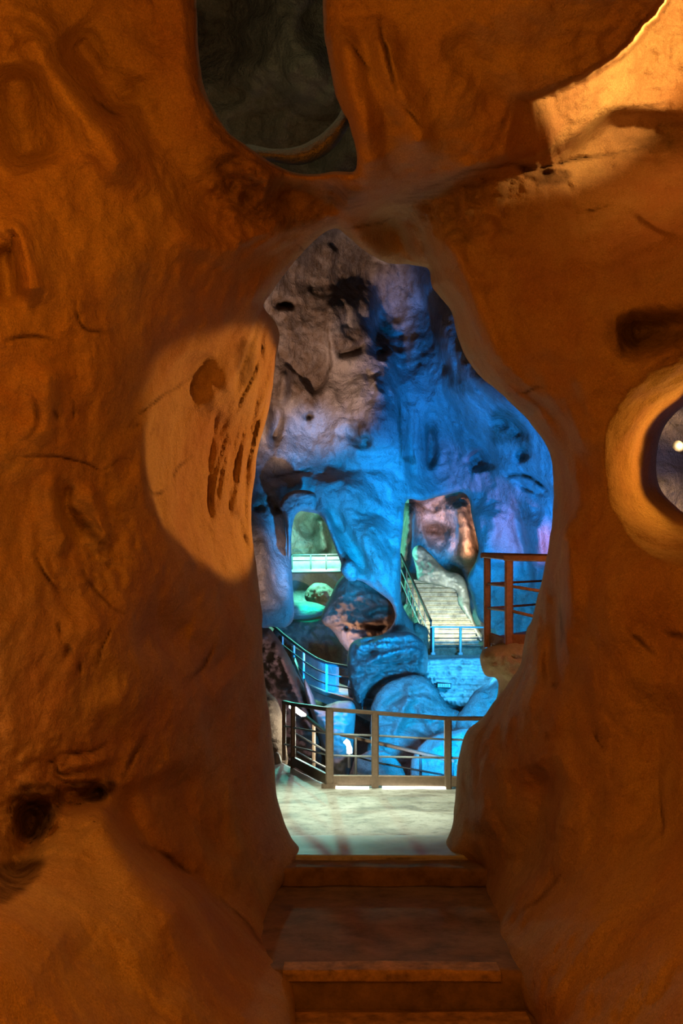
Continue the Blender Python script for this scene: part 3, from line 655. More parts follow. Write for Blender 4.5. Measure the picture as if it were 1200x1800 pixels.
def far_stain(px, py, g):
    s = np.zeros(len(px))
    for pts, a, so in (([(490, 480), (560, 420), (620, 425), (660, 460), (640, 520), (600, 560), (575, 600), (570, 690), (545, 720), (500, 700), (470, 760), (460, 560)], .68, 14),
        ([(580, 590), (600, 585), (640, 575), (642, 600), (622, 622), (590, 620)], .7, 5), ([(656, 575), (688, 560), (690, 610), (675, 624), (660, 612)], .75, 6), ([(590, 500), (640, 500), (650, 540), (600, 550)], .55, 10),
        ([(614, 440), (690, 462), (740, 475), (720, 560), (690, 600), (655, 560), (640, 500)], .45, 14), ([(612, 742), (640, 740), (650, 775), (648, 788), (620, 785)], .62, 4),
        ([(540, 722), (550, 722), (548, 745), (540, 748)], .7, 3), ([(480, 530), (520, 532), (520, 545), (484, 545)], .8, 3), ([(462, 800), (480, 730), (500, 700), (505, 760), (485, 800)], .35, 8),
        ([(860, 725), (895, 720), (925, 755), (930, 790), (920, 812), (905, 780), (868, 782)], .68, 7), ([(770, 640), (800, 650), (830, 690), (800, 690)], .45, 8), ([(748, 745), (762, 750), (760, 800), (750, 800)], .5, 6),
        ([(820, 780), (845, 790), (862, 830), (835, 830)], .45, 8), ([(700, 560), (740, 540), (770, 600), (740, 650), (700, 640)], .38, 14), ([(445, 870), (470, 868), (480, 885), (460, 905), (444, 900)], .6, 5),
        ([(700, 805), (730, 800), (732, 815), (705, 812)], .6, 3), ([(895, 880), (925, 880), (935, 910), (905, 915)], .4, 5)):
        s = np.maximum(s, a*poly_mask(px, py, pts, so))
    for p in ([(885, 838), (920, 834), (950, 850), (965, 868)], [(700, 690), (704, 800), (700, 830)], [(578, 480), (574, 560), (580, 640), (560, 695)], [(465, 840), (500, 835), (560, 820)]):
        s = np.maximum(s, ridge(px, py, p, 2.2, .8, .2))
    return {'stain_shade': s}
wb = sheet('wall_back', axis(250, 420, 1010, 1500, 3.0), axis(150, 380, 1330, 1600, 3.0), None, [hole_a, hole_b], far_depth, M_far, far_stain, rows=((.3, 1), (.9, 3), (2.0, 9), (3.5, 24), (6, 60)), rowfac=lambda px, py, wh: np.full(len(px), .22))
tag(wb, 'tall pale cavern wall lit lilac and blue beyond the arch', 'cave wall', kind='structure')

# chambers behind the far wall
def deep_a(px, py, g):
    d = 48+2.5*np.sin((px-500)/60)+0*px
    d += ridge(px, py, [(560, 905), (566, 940), (570, 975)], 10, -2.5)+ridge(px, py, [(520, 930), (540, 925), (556, 940)], 16, 1.5)
    b = xyz(px, py, d); d += 1.2*fbm(b[:, 0]*.4, b[:, 1]*.4, b[:, 2]*.4, 5)+.4*fbm(b[:, 0]*1.8, b[:, 1]*1.8, b[:, 2]*1.8, 4, True); return d
o = sheet('wall_rear_chamber', np.arange(400, 720, 3.5), np.arange(820, 1300, 3.5), None, [], deep_a, M_far, lambda px, py, g: {'stain_shade': .45*poly_mask(px, py, [(562, 900), (575, 900), (590, 960), (600, 976), (540, 976), (548, 930)], 6)}, rows=())
tag(o, 'green lit rock wall of the chamber seen through the left gap', 'cave wall', kind='structure')
def deep_b(px, py, g):
    d = 46+0*px+(py-1000)*-.01
    d += ridge(px, py, [(800, 870), (815, 920), (825, 1000)], 22, -3.5)+ridge(px, py, [(720, 880), (716, 950), (706, 1010)], 12, -4)+crest(px, py, [(735, 925), (765, 918), (800, 932)], 4, 1.8, 50)+ridge(px, py, [(765, 880), (775, 900)], 10, .8)
    b = xyz(px, py, d); d += 1.6*fbm(b[:, 0]*.5, b[:, 1]*.5, b[:, 2]*.5, 5)+.5*fbm(b[:, 0]*1.8, b[:, 1]*1.8, b[:, 2]*1.8, 4, True); return d
o = sheet('wall_rear_alcove', np.arange(640, 960, 3.5), np.arange(800, 1300, 3.5), None, [], deep_b, M_far, lambda px, py, g: {'stain_shade': np.maximum(.6*poly_mask(px, py, [(708, 880), (735, 876), (750, 895), (735, 930), (728, 960), (722, 1000), (700, 1000)], 5), np.maximum(.75*poly_mask(px, py, [(740, 925), (770, 920), (800, 930), (795, 942), (750, 940)], 5), .35*poly_mask(px, py, [(800, 960), (840, 960), (830, 1010), (812, 1005)], 6)))}, rows=())
tag(o, 'rock wall lit blue and orange above the far stairs', 'cave wall', kind='structure')

# ------------------------------------------------------------------ rocks in the cavern
def rock(name, outline, d0, thick, R, mat, label, cat='rock', group=None, **k):
    o = pillow(name, outline, d0, thick, R, mat, **k); tag(o, label, cat, group); return o
def lays(n, y0, y1, x0, x1, slope, amp):
    def f(px, py):
        r = 0
        for i in range(n):
            y = y0+(y1-y0)*i/(n-1); q = random.Random(i*7+n)
            a = x0+(x1-x0)*q.uniform(0, .35); c = x0+(x1-x0)*q.uniform(.6, 1)
            r = r+ridge(px, py, [(a, y+q.uniform(-5, 9)), (a*.6+c*.4, y+slope*.4+q.uniform(-7, 7)), (c, y+slope+q.uniform(-6, 6))], q.uniform(2, 4.5), amp*q.uniform(.6, 1.7), .3, 3)
        return r
    return f
# dark brown overhanging boulder in the left gap
rock('boulder', [(566, 1078), (582, 1048), (592, 1022), (604, 1008), (625, 1008), (655, 1022), (682, 1038), (706, 1060), (712, 1095), (690, 1122), (650, 1136), (618, 1146), (602, 1134), (588, 1112), (566, 1094)], 35.5, 1.5, 55, M_deep,
     'dark brown overhanging boulder filling the left gap in the blue wall', nz=(.35, .8), step=2.5,
     feat=lambda px, py: ridge(px, py, [(640, 1085), (665, 1070), (690, 1075)], 6, .7)+ridge(px, py, [(605, 1100), (612, 1108)], 5, .5)+ridge(px, py, [(622, 1050), (655, 1045), (690, 1062)], 6, -.4)+ridge(px, py, [(640, 1100), (665, 1105), (680, 1100)], 4, .5), seed=3)
rock('boulder', [(535, 1042), (548, 1026), (568, 1024), (585, 1036), (598, 1050), (590, 1068), (560, 1066), (538, 1058)], 44, 1.0, 20, M_deep, 'small brown boulder beside the teal lit rock, below the far footbridge', nz=(.3, 1), step=2.5, seed=4)
rock('boulder', [(480, 1070), (500, 1056), (530, 1056), (556, 1060), (577, 1070), (570, 1080), (545, 1088), (510, 1089), (480, 1086)], 41, 1.0, 16, M_far, 'smooth flat rock glowing teal in the left gap', nz=(.05, .5), step=2.5, rough=.3, seed=5)
rock('rock_ledge', [(478, 1112), (500, 1094), (540, 1089), (590, 1090), (610, 1120), (640, 1140), (650, 1175), (620, 1230), (560, 1225), (520, 1180), (490, 1150)], 41, 1.2, 26, M_deep, 'brown rock ledge behind the curved railing', nz=(.4, .8), step=2.5, seed=6)
# light blue pendant of flowstone in the left gap
rock('stalactite', [(598, 1000), (606, 985), (618, 984), (628, 996), (630, 1010), (624, 1021), (612, 1020), (604, 1012)], 29.6, .6, 10, M_far, 'rounded pale blue stone nodule on the edge of the left gap', nz=(.03, 1), step=2, rough=.3, seed=7)
rock('stalagmite', [(499, 872), (515, 862), (540, 862), (556, 872), (553, 896), (536, 896), (520, 905), (513, 930), (511, 960), (508, 985), (505, 975), (503, 940), (498, 905), (490, 890)], 29.3, .6, 9, M_far, 'slim bright blue flowstone column at the left edge of the gap', 'flowstone column', nz=(.06, 1.5), step=2, rough=.4, seed=8)
# left rock flank below the lilac wall
rock('rock_flank', [(440, 1120), (466, 1105), (480, 1112), (500, 1140), (520, 1180), (535, 1205), (552, 1235), (560, 1265), (580, 1300), (590, 1360), (560, 1400), (470, 1400), (440, 1300)], 26, 1.8, 34, M_deep, 'grey-brown rock flank below the curved railing, beside the left rock wall', 'rock', nz=(.35, .8), step=2.5,
     feat=lambda px, py: ridge(px, py, [(480, 1130), (505, 1180), (530, 1240), (560, 1310)], 9, -.5), seed=9)
rock('pale_rock', [(533, 1195), (541, 1205), (550, 1222), (560, 1243), (600, 1232), (625, 1240), (622, 1300), (610, 1380), (585, 1400), (570, 1330), (552, 1270), (540, 1235)], 24.5, .9, 18, M_floor, 'pale cream rock face lit behind the left bay of the near railing', 'rock', nz=(.15, 1), step=2.5, seed=10)
# blue layered ledges between the two gaps
rock('layered_rock', [(612, 1150), (625, 1125), (655, 1118), (690, 1112), (722, 1112), (745, 1130), (752, 1160), (745, 1185), (715, 1190), (680, 1195), (655, 1212), (640, 1240), (625, 1235), (612, 1190)], 29.5, 1.6, 22, M_boulder,
     'jagged blue ledges of layered rock between the two gaps', nz=(.35, 1.2), step=2,
     feat=lambda px, py: lays(11, 1122, 1200, 612, 757, -16, .45)(px, py)+ridge(px, py, [(620, 1180), (680, 1150), (745, 1140)], 6, -.5), seed=11)
rock('boulder', [(652, 1262), (655, 1236), (668, 1212), (690, 1196), (720, 1189), (745, 1192), (768, 1214), (790, 1240), (812, 1258), (818, 1320), (800, 1400), (640, 1400), (645, 1320)], 27, .9, 70, M_far, 'big smooth bright blue boulder rising behind the near railing', nz=(.32, .55), step=3, rough=2.5,
     feat=lambda px, py: ridge(px, py, [(668, 1250), (700, 1225), (740, 1215), (790, 1235)], 7, .35)+ridge(px, py, [(720, 1190), (712, 1240), (690, 1300)], 9, -.35)+ridge(px, py, [(690, 1290), (720, 1270), (760, 1290)], 14, .4)+ridge(px, py, [(735, 1240), (742, 1260), (760, 1285), (765, 1300)], 4, -.2), seed=12)
rock('boulder', [(802, 1264), (815, 1243), (834, 1215), (858, 1196), (895, 1165), (930, 1180), (930, 1300), (860, 1330), (800, 1320)], 26.6, .8, 55, M_far, 'smooth blue boulder at the right rim, under the rust coloured balcony', nz=(.3, .6), step=3, rough=2, seed=14,
     feat=lambda px, py: ridge(px, py, [(815, 1218), (850, 1195), (880, 1170)], 7, .5))
rock('boulder', [(720, 1380), (728, 1330), (750, 1300), (790, 1288), (840, 1290), (860, 1400), (720, 1420)], 22.5, .6, 50, M_far, 'rounded shadowed blue boulder low behind the near railing, right bay', nz=(.2, .8), step=3, rough=2.5, seed=15)
rock('boulder', [(620, 1345), (640, 1325), (665, 1320), (700, 1340), (715, 1400), (620, 1410)], 21.8, .4, 45, M_far, 'low smooth blue boulder behind the middle bay of the near railing', nz=(.2, .8), step=3, rough=2.5, seed=16)
rock('rock_pillar', [(742, 1100), (752, 1110), (752, 1160), (748, 1172), (738, 1180), (728, 1160), (724, 1120), (730, 1095)], 33, .8, 10, M_deep, 'short dark rock pillar at the foot of the far stairs', nz=(.2, 1), step=2, seed=17)
# outcrop carrying the rust coloured balcony
rock('rock_outcrop', [(843, 1160), (848, 1143), (868, 1134), (900, 1124), (930, 1120), (990, 1100), (1010, 1200), (980, 1300), (870, 1300), (868, 1250), (876, 1212), (872, 1192), (852, 1186)], 12.2, .7, 28, M_near, 'brown rock outcrop under the rust coloured balcony', nz=(.07, 2), step=3, rough=1.0, seed=18)
# rocks in the top hole
rock('rock_shelf', [(430, 254), (480, 262), (520, 258), (560, 238), (590, 210), (606, 186), (625, 195), (612, 225), (585, 262), (550, 284), (515, 290), (475, 284), (440, 285)], 6.9, .25, 22, M_far, 'pale curved rock lip at the bottom of the roof hole', nz=(.03, 3), step=3, rough=.6, seed=19)
def chim(px, py, g):
    d = 9.5+0*px; b = xyz(px, py, d); return d+1.0*fbm(b[:, 0]*.8, b[:, 1]*.8, b[:, 2]*.8, 5)
o = sheet('wall_chimney', np.arange(180, 800, 6), np.arange(-300, 376, 6), None, [], chim, M_deep, lambda px, py, g: {'stain_shade': .2+0*px}, rows=()); tag(o, 'dark greenish rock seen up through the roof hole', 'cave wall', kind='structure')
def side_room(px, py, g):
    d = 11+0*px; b = xyz(px, py, d); return d+.8*fbm(b[:, 0]*.7+9, b[:, 1]*.7, b[:, 2]*.7, 5)+ridge(px, py, [(1180, 735), (1200, 755), (1230, 775)], 3, .2)
o = sheet('wall_side_chamber', np.arange(1080, 1520, 6), np.arange(560, 1060, 6), None, [], side_room, M_far, lambda px, py, g: {'stain_shade': .0*px}, rows=()); tag(o, 'grey-violet rock seen through the round hole at right', 'cave wall', kind='structure')

# rubble retaining wall under the blue platform
def blocks():
    g = []
    V = []; 
    ou = spline([(742, 1158), (862, 1156), (885, 1170), (880, 1215), (850, 1240), (810, 1245), (780, 1235), (756, 1212), (745, 1190)], True, 5, 1, 31)
    def feat(px, py):
        r = 0
        for i in range(7): r = r+ridge(px, py, [(740, 1168+i*10+random.uniform(-2, 2)), (800, 1166+i*10+random.uniform(-2, 2)), (885, 1168+i*10)], 1.6, .22, .05)
        for i in range(60):
            x = random.uniform(745, 880); y = 1160+10*random.randint(0, 7); r = r+ridge(px, py, [(x, y), (x+random.uniform(-1, 1), y+9)], 1.6, .2, .1)
        return r
    return pillow('retaining_wall', [(742, 1158), (862, 1156), (885, 1170), (880, 1215), (850, 1240), (810, 1245), (780, 1235), (756, 1212), (745, 1190)], 30.5, .9, 12, M_block, step=2, feat=feat, nz=(.12, 2), seed=20)
tag(blocks(), 'rough blue lit rubble retaining wall under the far platform', 'wall')

# ------------------------------------------------------------------ railings
def railing(label, loc, cat='railing'): return empty('railing', loc, label, cat)
def part(parent, name, f, mat, smooth=False, label=None):
    m = MB(); f(m); o = m.build(name, mat, parent, smooth)
    if label: o['label'] = label
    return o
# near railing
dl, dm, dr = 15.0, 12.75, 12.65
T = [P(499, 1234, 16.0), P(515, 1238, dl), P(579, 1247, dm), P(659, 1253, dm), P(787, 1263, dr), P(862, 1263, 12.6)]
B = [P(510, 1344, 16.0), P(518, 1352, dl), P(579, 1386, dm), P(659, 1384, dm), P(787, 1386, dr), P(862, 1386, 12.6)]
r = railing('brown steel railing across the far edge of the pale walkway', Vector((T[3].x, dm, 0)))
for i in range(5): part(r, 'top_rail', lambda m: m.bar(T[i], T[i+1], .075, .05), M_steel)
for i in range(6):
    a, b_ = (T[i], B[i]); w = (.06, .07, .10, .09, .09, .08)[i]
    part(r, 'post', lambda m: m.bar(Vector((a.x, a.y, max(0, b_.z))), a, w), M_steel)
for ys_ in ([1276, 1279, 1290, 1293, 1300, 1301], [1308, 1312, 1328, 1330, 1332, 1333]):
    for i in range(5):
        a = P(600, ys_[i], T[i].y); c = P(600, ys_[i+1], T[i+1].y)
        a.x = T[i].x; c.x = T[i+1].x
        part(r, 'mid_rail', lambda m: m.tube([a, c], .013, 8), M_bluest, True, 'pale thin rail')
for i in range(1, 5):
    a = Vector((T[i].x, T[i].y, .05)); c = Vector((T[i+1].x, T[i+1].y, .05))
    part(r, 'toe_board', lambda m: m.bar(a+Vector((0, 0, .045)), c+Vector((0, 0, .045)), .06, .13), M_steel)
part(r, 'foot_plate', lambda m: m.bar(Vector((T[2].x, dm, .0)), Vector((T[2].x, dm, .05)), .2, .16), M_steel)
for x0, x1, w in ((590, 648, 'left'), (671, 783, 'right')):
    a = P(x0, 1389, 12.72); c = P(x1, 1390, 12.70); a.z = c.z = .018; a.y = 12.66; c.y = 12.63
    s = MB().bar(a, c, .05, .03).build('strip_light', E_strip)
    tag(s, {'left': 'short glowing strip light under the toe board, left of the middle post', 'right': 'long glowing strip light under the toe board in the right bay'}[w], 'light')
# ramp railing dropping away behind it
r = railing('dark handrail of the ramp going down behind the near railing', P(700, 1345, 18.5))
part(r, 'top_rail', lambda m: m.bar(P(600, 1291, 19.5), P(800, 1338, 17.8), .085, .06), M_steel)
part(r, 'mid_rail', lambda m: m.tube([P(612, 1326, 19.4), P(664, 1341, 19), P(800, 1366, 17.9)], .018, 8), M_dark, True)
for x, y0, y1 in ((739, 1324, 1372), (625, 1297, 1372), (662, 1306, 1372), (795, 1337, 1380)):
    part(r, 'post', lambda m: m.bar(P(x, y1, 18.5), P(x, y0, 18.5), .05), M_dark)
# stair rail seen through the left bays
r = railing('thin stair rail on the rock behind the left bay of the near railing', P(550, 1330, 17.5))
part(r, 'top_rail', lambda m: m.bar(P(520, 1246, 18.5), P(578, 1292, 17), .07, .05), M_dark)
part(r, 'mid_rail', lambda m: m.tube([P(520, 1290, 18.5), P(576, 1322, 17)], .018, 8), M_bluest, True)
part(r, 'mid_rail', lambda m: m.tube([P(522, 1322, 18.5), P(576, 1352, 17)], .018, 8), M_bluest, True)
for x, y0, y1 in ((551, 1272, 1356), (575, 1290, 1372)): part(r, 'post', lambda m: m.bar(P(x, y1, 17.7), P(x, y0, 17.7), .06), M_steel)
# curved railing in the mid distance
top = [(476, 1098, 40), (486, 1105, 39), (497, 1115, 38), (516, 1130, 36), (537, 1146, 34), (556, 1158, 33), (575, 1166, 32), (597, 1170, 31), (615, 1173, 30.2), (628, 1181, 29.5), (635, 1193, 28.8), (637, 1242, 28.5)]
r = railing('curved dark railing with blue glazing round the mid-distance walkway', P(575, 1217, 32))
part(r, 'top_rail', lambda m: m.tube([P(*t) for t in top], .055, 8), M_dark, True)
part(r, 'mid_rail', lambda m: m.tube([P(x, y+19, d) for x, y, d in top[:-2]], .025, 6), M_dark, True)
part(r, 'mid_rail', lambda m: m.tube([P(x, y+37, d) for x, y, d in top[2:-2]], .025, 6), M_dark, True)
for x, y0, y1, d in ((497, 1116, 1150, 38), (517, 1131, 1180, 36), (534, 1145, 1202, 34.3), (574, 1166, 1217, 32), (622, 1178, 1240, 29.8)):
    part(r, 'post', lambda m: m.bar(P(x, y1, d), P(x, y0, d), .07), M_bluest)
part(r, 'curb', lambda m: [m.bar(P(x0, y0, d0), P(x1, y1, d1), .12, .14) for (x0, y0, d0), (x1, y1, d1) in (((516, 1158, 36), (536, 1203, 34)), ((536, 1203, 34), (572, 1219, 32)), ((572, 1219, 32), (620, 1233, 30)), ((620, 1233, 30), (640, 1246, 28.5)))], M_steel)
mid = [(514, 1188, 36.5), (536, 1206, 34), (572, 1220, 32), (600, 1229, 31), (622, 1236, 30), (650, 1250, 28.5)]
m = MB(); top_ = [P(*t) for t in mid]; far_ = [p+Vector((1.2, 2.0, 0)) for p in top_]
for i in range(len(mid)-1):
    m.prism([top_[i], top_[i+1], far_[i+1], far_[i]], (0, 0, -.3))
tag(m.build('footpath', M_floor), 'narrow concrete footpath behind the curved railing', 'path')
# blue-lit screen wall behind the curved railing
m = MB()
sp = [(512, 1136, 1190, 37.2), (530, 1145, 1204, 35.6), (548, 1154, 1214, 34.6), (566, 1162, 1220, 33.8), (590, 1170, 1226, 33)]
for i in range(len(sp)-1):
    (x0, a0, b0, d0), (x1, a1, b1, d1) = sp[i], sp[i+1]
    m.prism([P(x0, b0, d0), P(x1, b1, d1), P(x1, a1, d1), P(x0, a0, d0)], (.1, .25, 0))
tag(m.build('parapet_wall', M_far), 'curved blue lit parapet wall behind the curved railing', 'wall')

# far platform, its pale blue railing and the stairs
D0 = 35.5
m = MB(); m.prism([P(750, 1151, D0), P(870, 1151, D0), P(870, 1151, D0)+Vector((0, 2, 0)), P(750, 1151, D0)+Vector((0, 2, 0))], (0, 0, -.14))
tag(m.build('platform', M_far, bevel=.02), 'thin concrete platform at the foot of the far stairs', 'platform')
r = railing('light blue railing in front of the far stairs', P(800, 1151, D0))
part(r, 'top_rail', lambda m: m.bar(P(756, 1102, D0), P(868, 1103, D0), .07, .06), M_bluest)
part(r, 'mid_rail', lambda m: m.tube([P(757, 1122, D0), P(868, 1122, D0)], .014, 6), M_dark, True)
part(r, 'mid_rail', lambda m: m.tube([P(757, 1137, D0), P(868, 1137, D0)], .014, 6), M_dark, True)
for x in (761, 809, 855): part(r, 'post', lambda m: m.bar(P(x, 1151, D0), P(x, 1102, D0), .09), M_bluest)
for x in (761, 809, 855): part(r, 'foot_plate', lambda m: m.bar(P(x, 1151, D0-.02), P(x, 1147, D0-.02), .2), M_bluest)
st = empty('staircase', P(800, 1150, 36.6), 'pale stone staircase climbing away in the right gap', 'staircase')
n = 17
for k in range(n):
    t = k/(n-1); d = 36.6+k*.34; y = 1149-k*7.6
    xl = 762-(k*3.1); xr = 846-k*2.6
    z1 = P(0, y-7.6, d).z; z0 = P(0, y, d).z-.3
    a = P(xl, y, d); c = P(xr, y, d)
    mm = MB(); mm.prism([(a.x, d, z0), (c.x, d, z0), (c.x, d+.5, z0), (a.x, d+.5, z0)], (0, 0, z1-z0-.0))
    nose = MB(); nose.bar((a.x, d-.03, z1-.02), (c.x, d-.03, z1-.02), .10, .07)
    s_ = mm.build('step', M_stair, st)
    nose.build('nosing', M_stair, st)
r = railing('dark handrail up the left side of the far stairs', P(756, 1150, 36.4))
part(r, 'top_rail', lambda m: m.bar(P(704, 974, 42), P(757, 1092, 36.3), .09, .07), M_dark)
part(r, 'mid_rail', lambda m: m.bar(P(704, 1000, 42), P(756, 1118, 36.3), .04), M_bluest)
part(r, 'mid_rail', lambda m: m.bar(P(704, 1022, 42), P(756, 1138, 36.3), .04), M_bluest)
for t in (0, .2, .4, .6, .8, 1): part(r, 'post', lambda m: m.bar(P(757-53*t, 1152-112*t, 36.3+5.7*t), P(757-53*t, 1092-118*t, 36.3+5.7*t), .06), M_dark)
# lit rock bank beside the stairs
rock('rock_bank', [(732, 1000), (724, 975), (730, 960), (742, 962), (760, 980), (785, 1000), (808, 1010), (820, 1030), (826, 1070), (838, 1100), (850, 1118), (846, 1128), (832, 1112), (822, 1090), (806, 1060), (800, 1040), (778, 1032), (750, 1026), (735, 1020)], 39, .8, 12, M_floor, 'pale cream rock bank lit beside the far stairs', nz=(.2, 1), step=2.2, seed=33,
     dslope=lambda px, py: np.clip((1100-py)*.025, -1, 4))
# footbridge in the rear chamber
m = MB(); m.prism([P(500, 1001, 45), P(620, 999, 45), P(620, 999, 45)+Vector((0, 1.2, 0)), P(500, 1001, 45)+Vector((0, 1.2, 0))], (0, 0, -.12))
tag(m.build('footbridge', M_bluest), 'thin footbridge crossing the green chamber in the left gap', 'footbridge')
r = railing('thin railing on the footbridge in the green chamber', P(560, 1001, 45))
part(r, 'top_rail', lambda m: m.bar(P(500, 976, 45), P(620, 974, 45), .07, .06), M_dark)
part(r, 'mid_rail', lambda m: m.tube([P(500, 986, 45), P(620, 984, 45)], .02, 6), M_dark, True)
for x in (513, 546, 573, 600): part(r, 'post', lambda m: m.bar(P(x, 1001, 45), P(x, 975, 45), .07), M_dark)
m = MB(); m.prism([P(500, 1002, 46.4), P(620, 1000, 46.4), P(620, 978, 46.4), P(500, 979, 46.4)], (0, .3, 0))
tag(m.build('parapet_wall', M_floor), 'bright cream parapet wall behind the far footbridge railing', 'wall')
m = MB(); 
m.prism([P(500, 1062, 46.2), P(620, 1062, 46.2), P(620, 1003, 46.2), P(500, 1003, 46.2)], (0, .5, 0))
tag(m.build('retaining_wall', M_block), 'streaked green lit wall under the far footbridge', 'wall')

# rust coloured balcony on the right
r = railing('rust coloured steel balcony railing standing on the rock outcrop', P(880, 1140, 12.0), 'railing')
TL, TR = P(855, 976, 12.6), P(894, 978, 11.8)
part(r, 'top_rail', lambda m: m.bar(P(848, 976, 12.6), P(975, 979, 13.4), .075, .065), M_rust)
part(r, 'top_rail', lambda m: m.bar(P(852, 976, 12.6), P(900, 981, 11.8), .08, .06), M_rust)
part(r, 'top_rail', lambda m: m.bar(P(888, 981, 11.8), P(975, 982, 11.4), .08, .065), M_rust)
part(r, 'post', lambda m: m.bar(P(856, 1138, 12.6), P(856, 975, 12.6), .08), M_rust)
part(r, 'post', lambda m: m.bar(P(894, 1150, 11.8), P(894, 980, 11.8), .09), M_rust)
for y0, y1, y2, y3 in ((1026, 1022, 1030, 1039), (1069, 1062, 1073, 1088)):
    part(r, 'mid_rail', lambda m: m.tube([P(856, y0, 12.6), P(975, y1-2, 13.6)], .014, 8), M_rust, True)
    part(r, 'mid_rail', lambda m: m.tube([P(856, y0, 12.6), P(894, y2, 11.8), P(975, y3+4, 11.4)], .018, 8), M_rust, True)
m = MB(); m.prism([P(860, 1120, 12.7), P(975, 1101, 13.4), P(975, 1122, 11.5), P(890, 1124, 11.8)], (0, 0, -.1))
part(r, 'kick_plate', lambda m: m.bar(P(862, 1121, 12.55), P(894, 1132, 11.85), .04, .12), M_rust)
part(r, 'kick_plate', lambda m: m.bar(P(894, 1128, 11.8), P(975, 1128, 11.5), .04, .17), M_rust)
tag(m.build('balcony_deck', M_rust), 'rust coloured balcony floor plate behind its railing', 'platform')

# ------------------------------------------------------------------ lamps that show
def lamp_body(name, p, label, f, mat=None):
    e = empty(name, p, label, 'lamp'); return e
e = empty('bollard_lamp', P(613, 1348, 17.2), 'small bollard lamp glowing behind the near railing', 'lamp')
part(e, 'pole', lambda m: m.bar(P(614, 1350, 17.2), P(613, 1312, 17.2), .05), M_bluest)
part(e, 'lamp_head', lambda m: m.tube([P(606, 1302, 17.2), P(611, 1306, 17.2), P(614, 1315, 17.2), P(614, 1324, 17.2)], .045, 10), E_white, True, 'glowing white head')
e = empty('linear_lamp', P(520, 1248, 17.5), 'bright tilted strip lamp left of the near railing top', 'lamp')
part(e, 'housing', lambda m: m.bar(P(511, 1239, 17.6), P(534, 1257, 17.2), .10, .04), M_steel)
part(e, 'diffuser', lambda m: m.bar(P(512, 1242, 17.5), P(533, 1257, 17.1), .09, .05), E_white, False, 'glowing white diffuser')
e = empty('floodlight', P(780, 1205, 29.5), 'small dark grille floodlight on the blue rubble wall', 'lamp')
part(e, 'housing', lambda m: m.bar(P(768, 1204, 29.4), P(792, 1206, 29.4), .3, .16), M_dark)
part(e, 'grille', lambda m: [m.bar(P(770+i*2.5, 1202, 29.2), P(770+i*2.5, 1208, 29.2), .02) for i in range(9)], M_bluest)
part(e, 'bracket', lambda m: m.bar(P(760, 1201, 29.8), P(770, 1203, 29.4), .04), M_dark)
e = empty('wall_lamp', P(1186, 795, 10.0), 'glowing warm lamp seen through the round hole at right', 'lamp')
part(e, 'housing', lambda m: m.tube([P(1190, 783, 10.0), P(1200, 790, 10.2)], .05, 12), M_dark, True)
rock('stone_block', [(480, 1330), (486, 1322), (492, 1328), (495, 1342), (490, 1352), (480, 1352)], 15.6, .12, 8, M_floor, 'small pale stone at the left end of the near railing', nz=(.01, 3), step=2, rough=.3, seed=41)
rock('boulder', [(440, 1180), (470, 1215), (492, 1240), (500, 1290), (505, 1345), (470, 1360), (440, 1350)], 17.5, .8, 22, M_deep, 'brown rock between the left rim of the arch and the near railing end', nz=(.1, 1.5), step=2.5, seed=42)

# ------------------------------------------------------------------ lights
def light(kind, name, p, energy, color, target=None, radius=.2, angle=60, blend=.6):
    l = bpy.data.lights.new(name, kind); l.energy = energy; l.color = color
    l.shadow_soft_size = radius
    if kind == 'SPOT': l.spot_size = math.radians(angle); l.spot_blend = blend
    o = bpy.data.objects.new(name, l); o.location = p; col.objects.link(o)
    if target is not None: o.rotation_euler = (Vector(target)-Vector(p)).to_track_quat('-Z', 'Y').to_euler()
    o['kind'] = 'helper' if False else 'structure'
    return o
OR = (1, .30, .012); WARM = (1, .46, .10)
# unseen orange fill lights added in the passage
light('POINT', 'passage_fill', (.3, .6, 2.6), 108, (1, .325, .012), radius=.4)
light('POINT', 'passage_fill', (-1.7, 4.3, 1.55), 6, WARM, radius=.1)
light('POINT', 'passage_fill', (-1.1, 3.6, 3.9), 26, OR, radius=.3)
# shelf top right
light('SPOT', 'lamp_shelf', P(1280, 60, 5.6), 72, (1, .52, .14), P(1280, 60, 5.6)+Vector((-.6, .60, .52)), .04, 106, .35)
# lamp behind the right wall: its light grazes the left rim
light('SPOT', 'lamp_niche', (2.98, 9.03, 3.22), 520, (1, .38, .055), P(424, 796, 7.4), .05, 26, .2)
# round hole reveal
light('SPOT', 'lamp_hole', P(1290, 800, 6.6), 26, (1, .42, .05), P(1080, 790, 6.2), .06, 100, .5)
light('SPOT', 'lamp_hole_glow', P(1196, 780, 9.9), 60, (1, .6, .25), P(1188, 820, 10.9), .04, 70, .5)
light('POINT', 'lamp_side', P(1300, 900, 9.3), 18, (.5, .5, 1), radius=.2)
light('POINT', 'chimney_fill', P(450, 60, 7.8), 9, (.85, 1, .55), radius=.1)  # unseen greenish light added to lift the dark roof hole
light('POINT', 'balcony_fill', P(1010, 990, 10.6), 14, (1, .35, .04), radius=.1)  # unseen orange light added to warm the balcony
BL = (.0, .31, 1.0); BD = (.0, .23, 1.0)
light('SPOT', 'flood_blue', P(1010, 1290, 19), 19000, BD, P(835, 800, 33), .3, 34, .7)
light('SPOT', 'flood_blue', P(880, 1290, 20), 15000, BL, P(606, 948, 31), .3, 28, .4)
light('SPOT', 'flood_blue', P(880, 1290, 14.5), 16500, (.0, .36, 1), P(730, 1180, 28), .3, 38, .7)
light('SPOT', 'flood_lilac', P(425, 1050, 21), 5200, (1, .64, .48), P(525, 655, 31), .3, 26, .5)
light('SPOT', 'flank_flood', P(500, 1085, 20), 1500, (1, .66, .56), P(466, 1005, 29), .2, 15, .7)
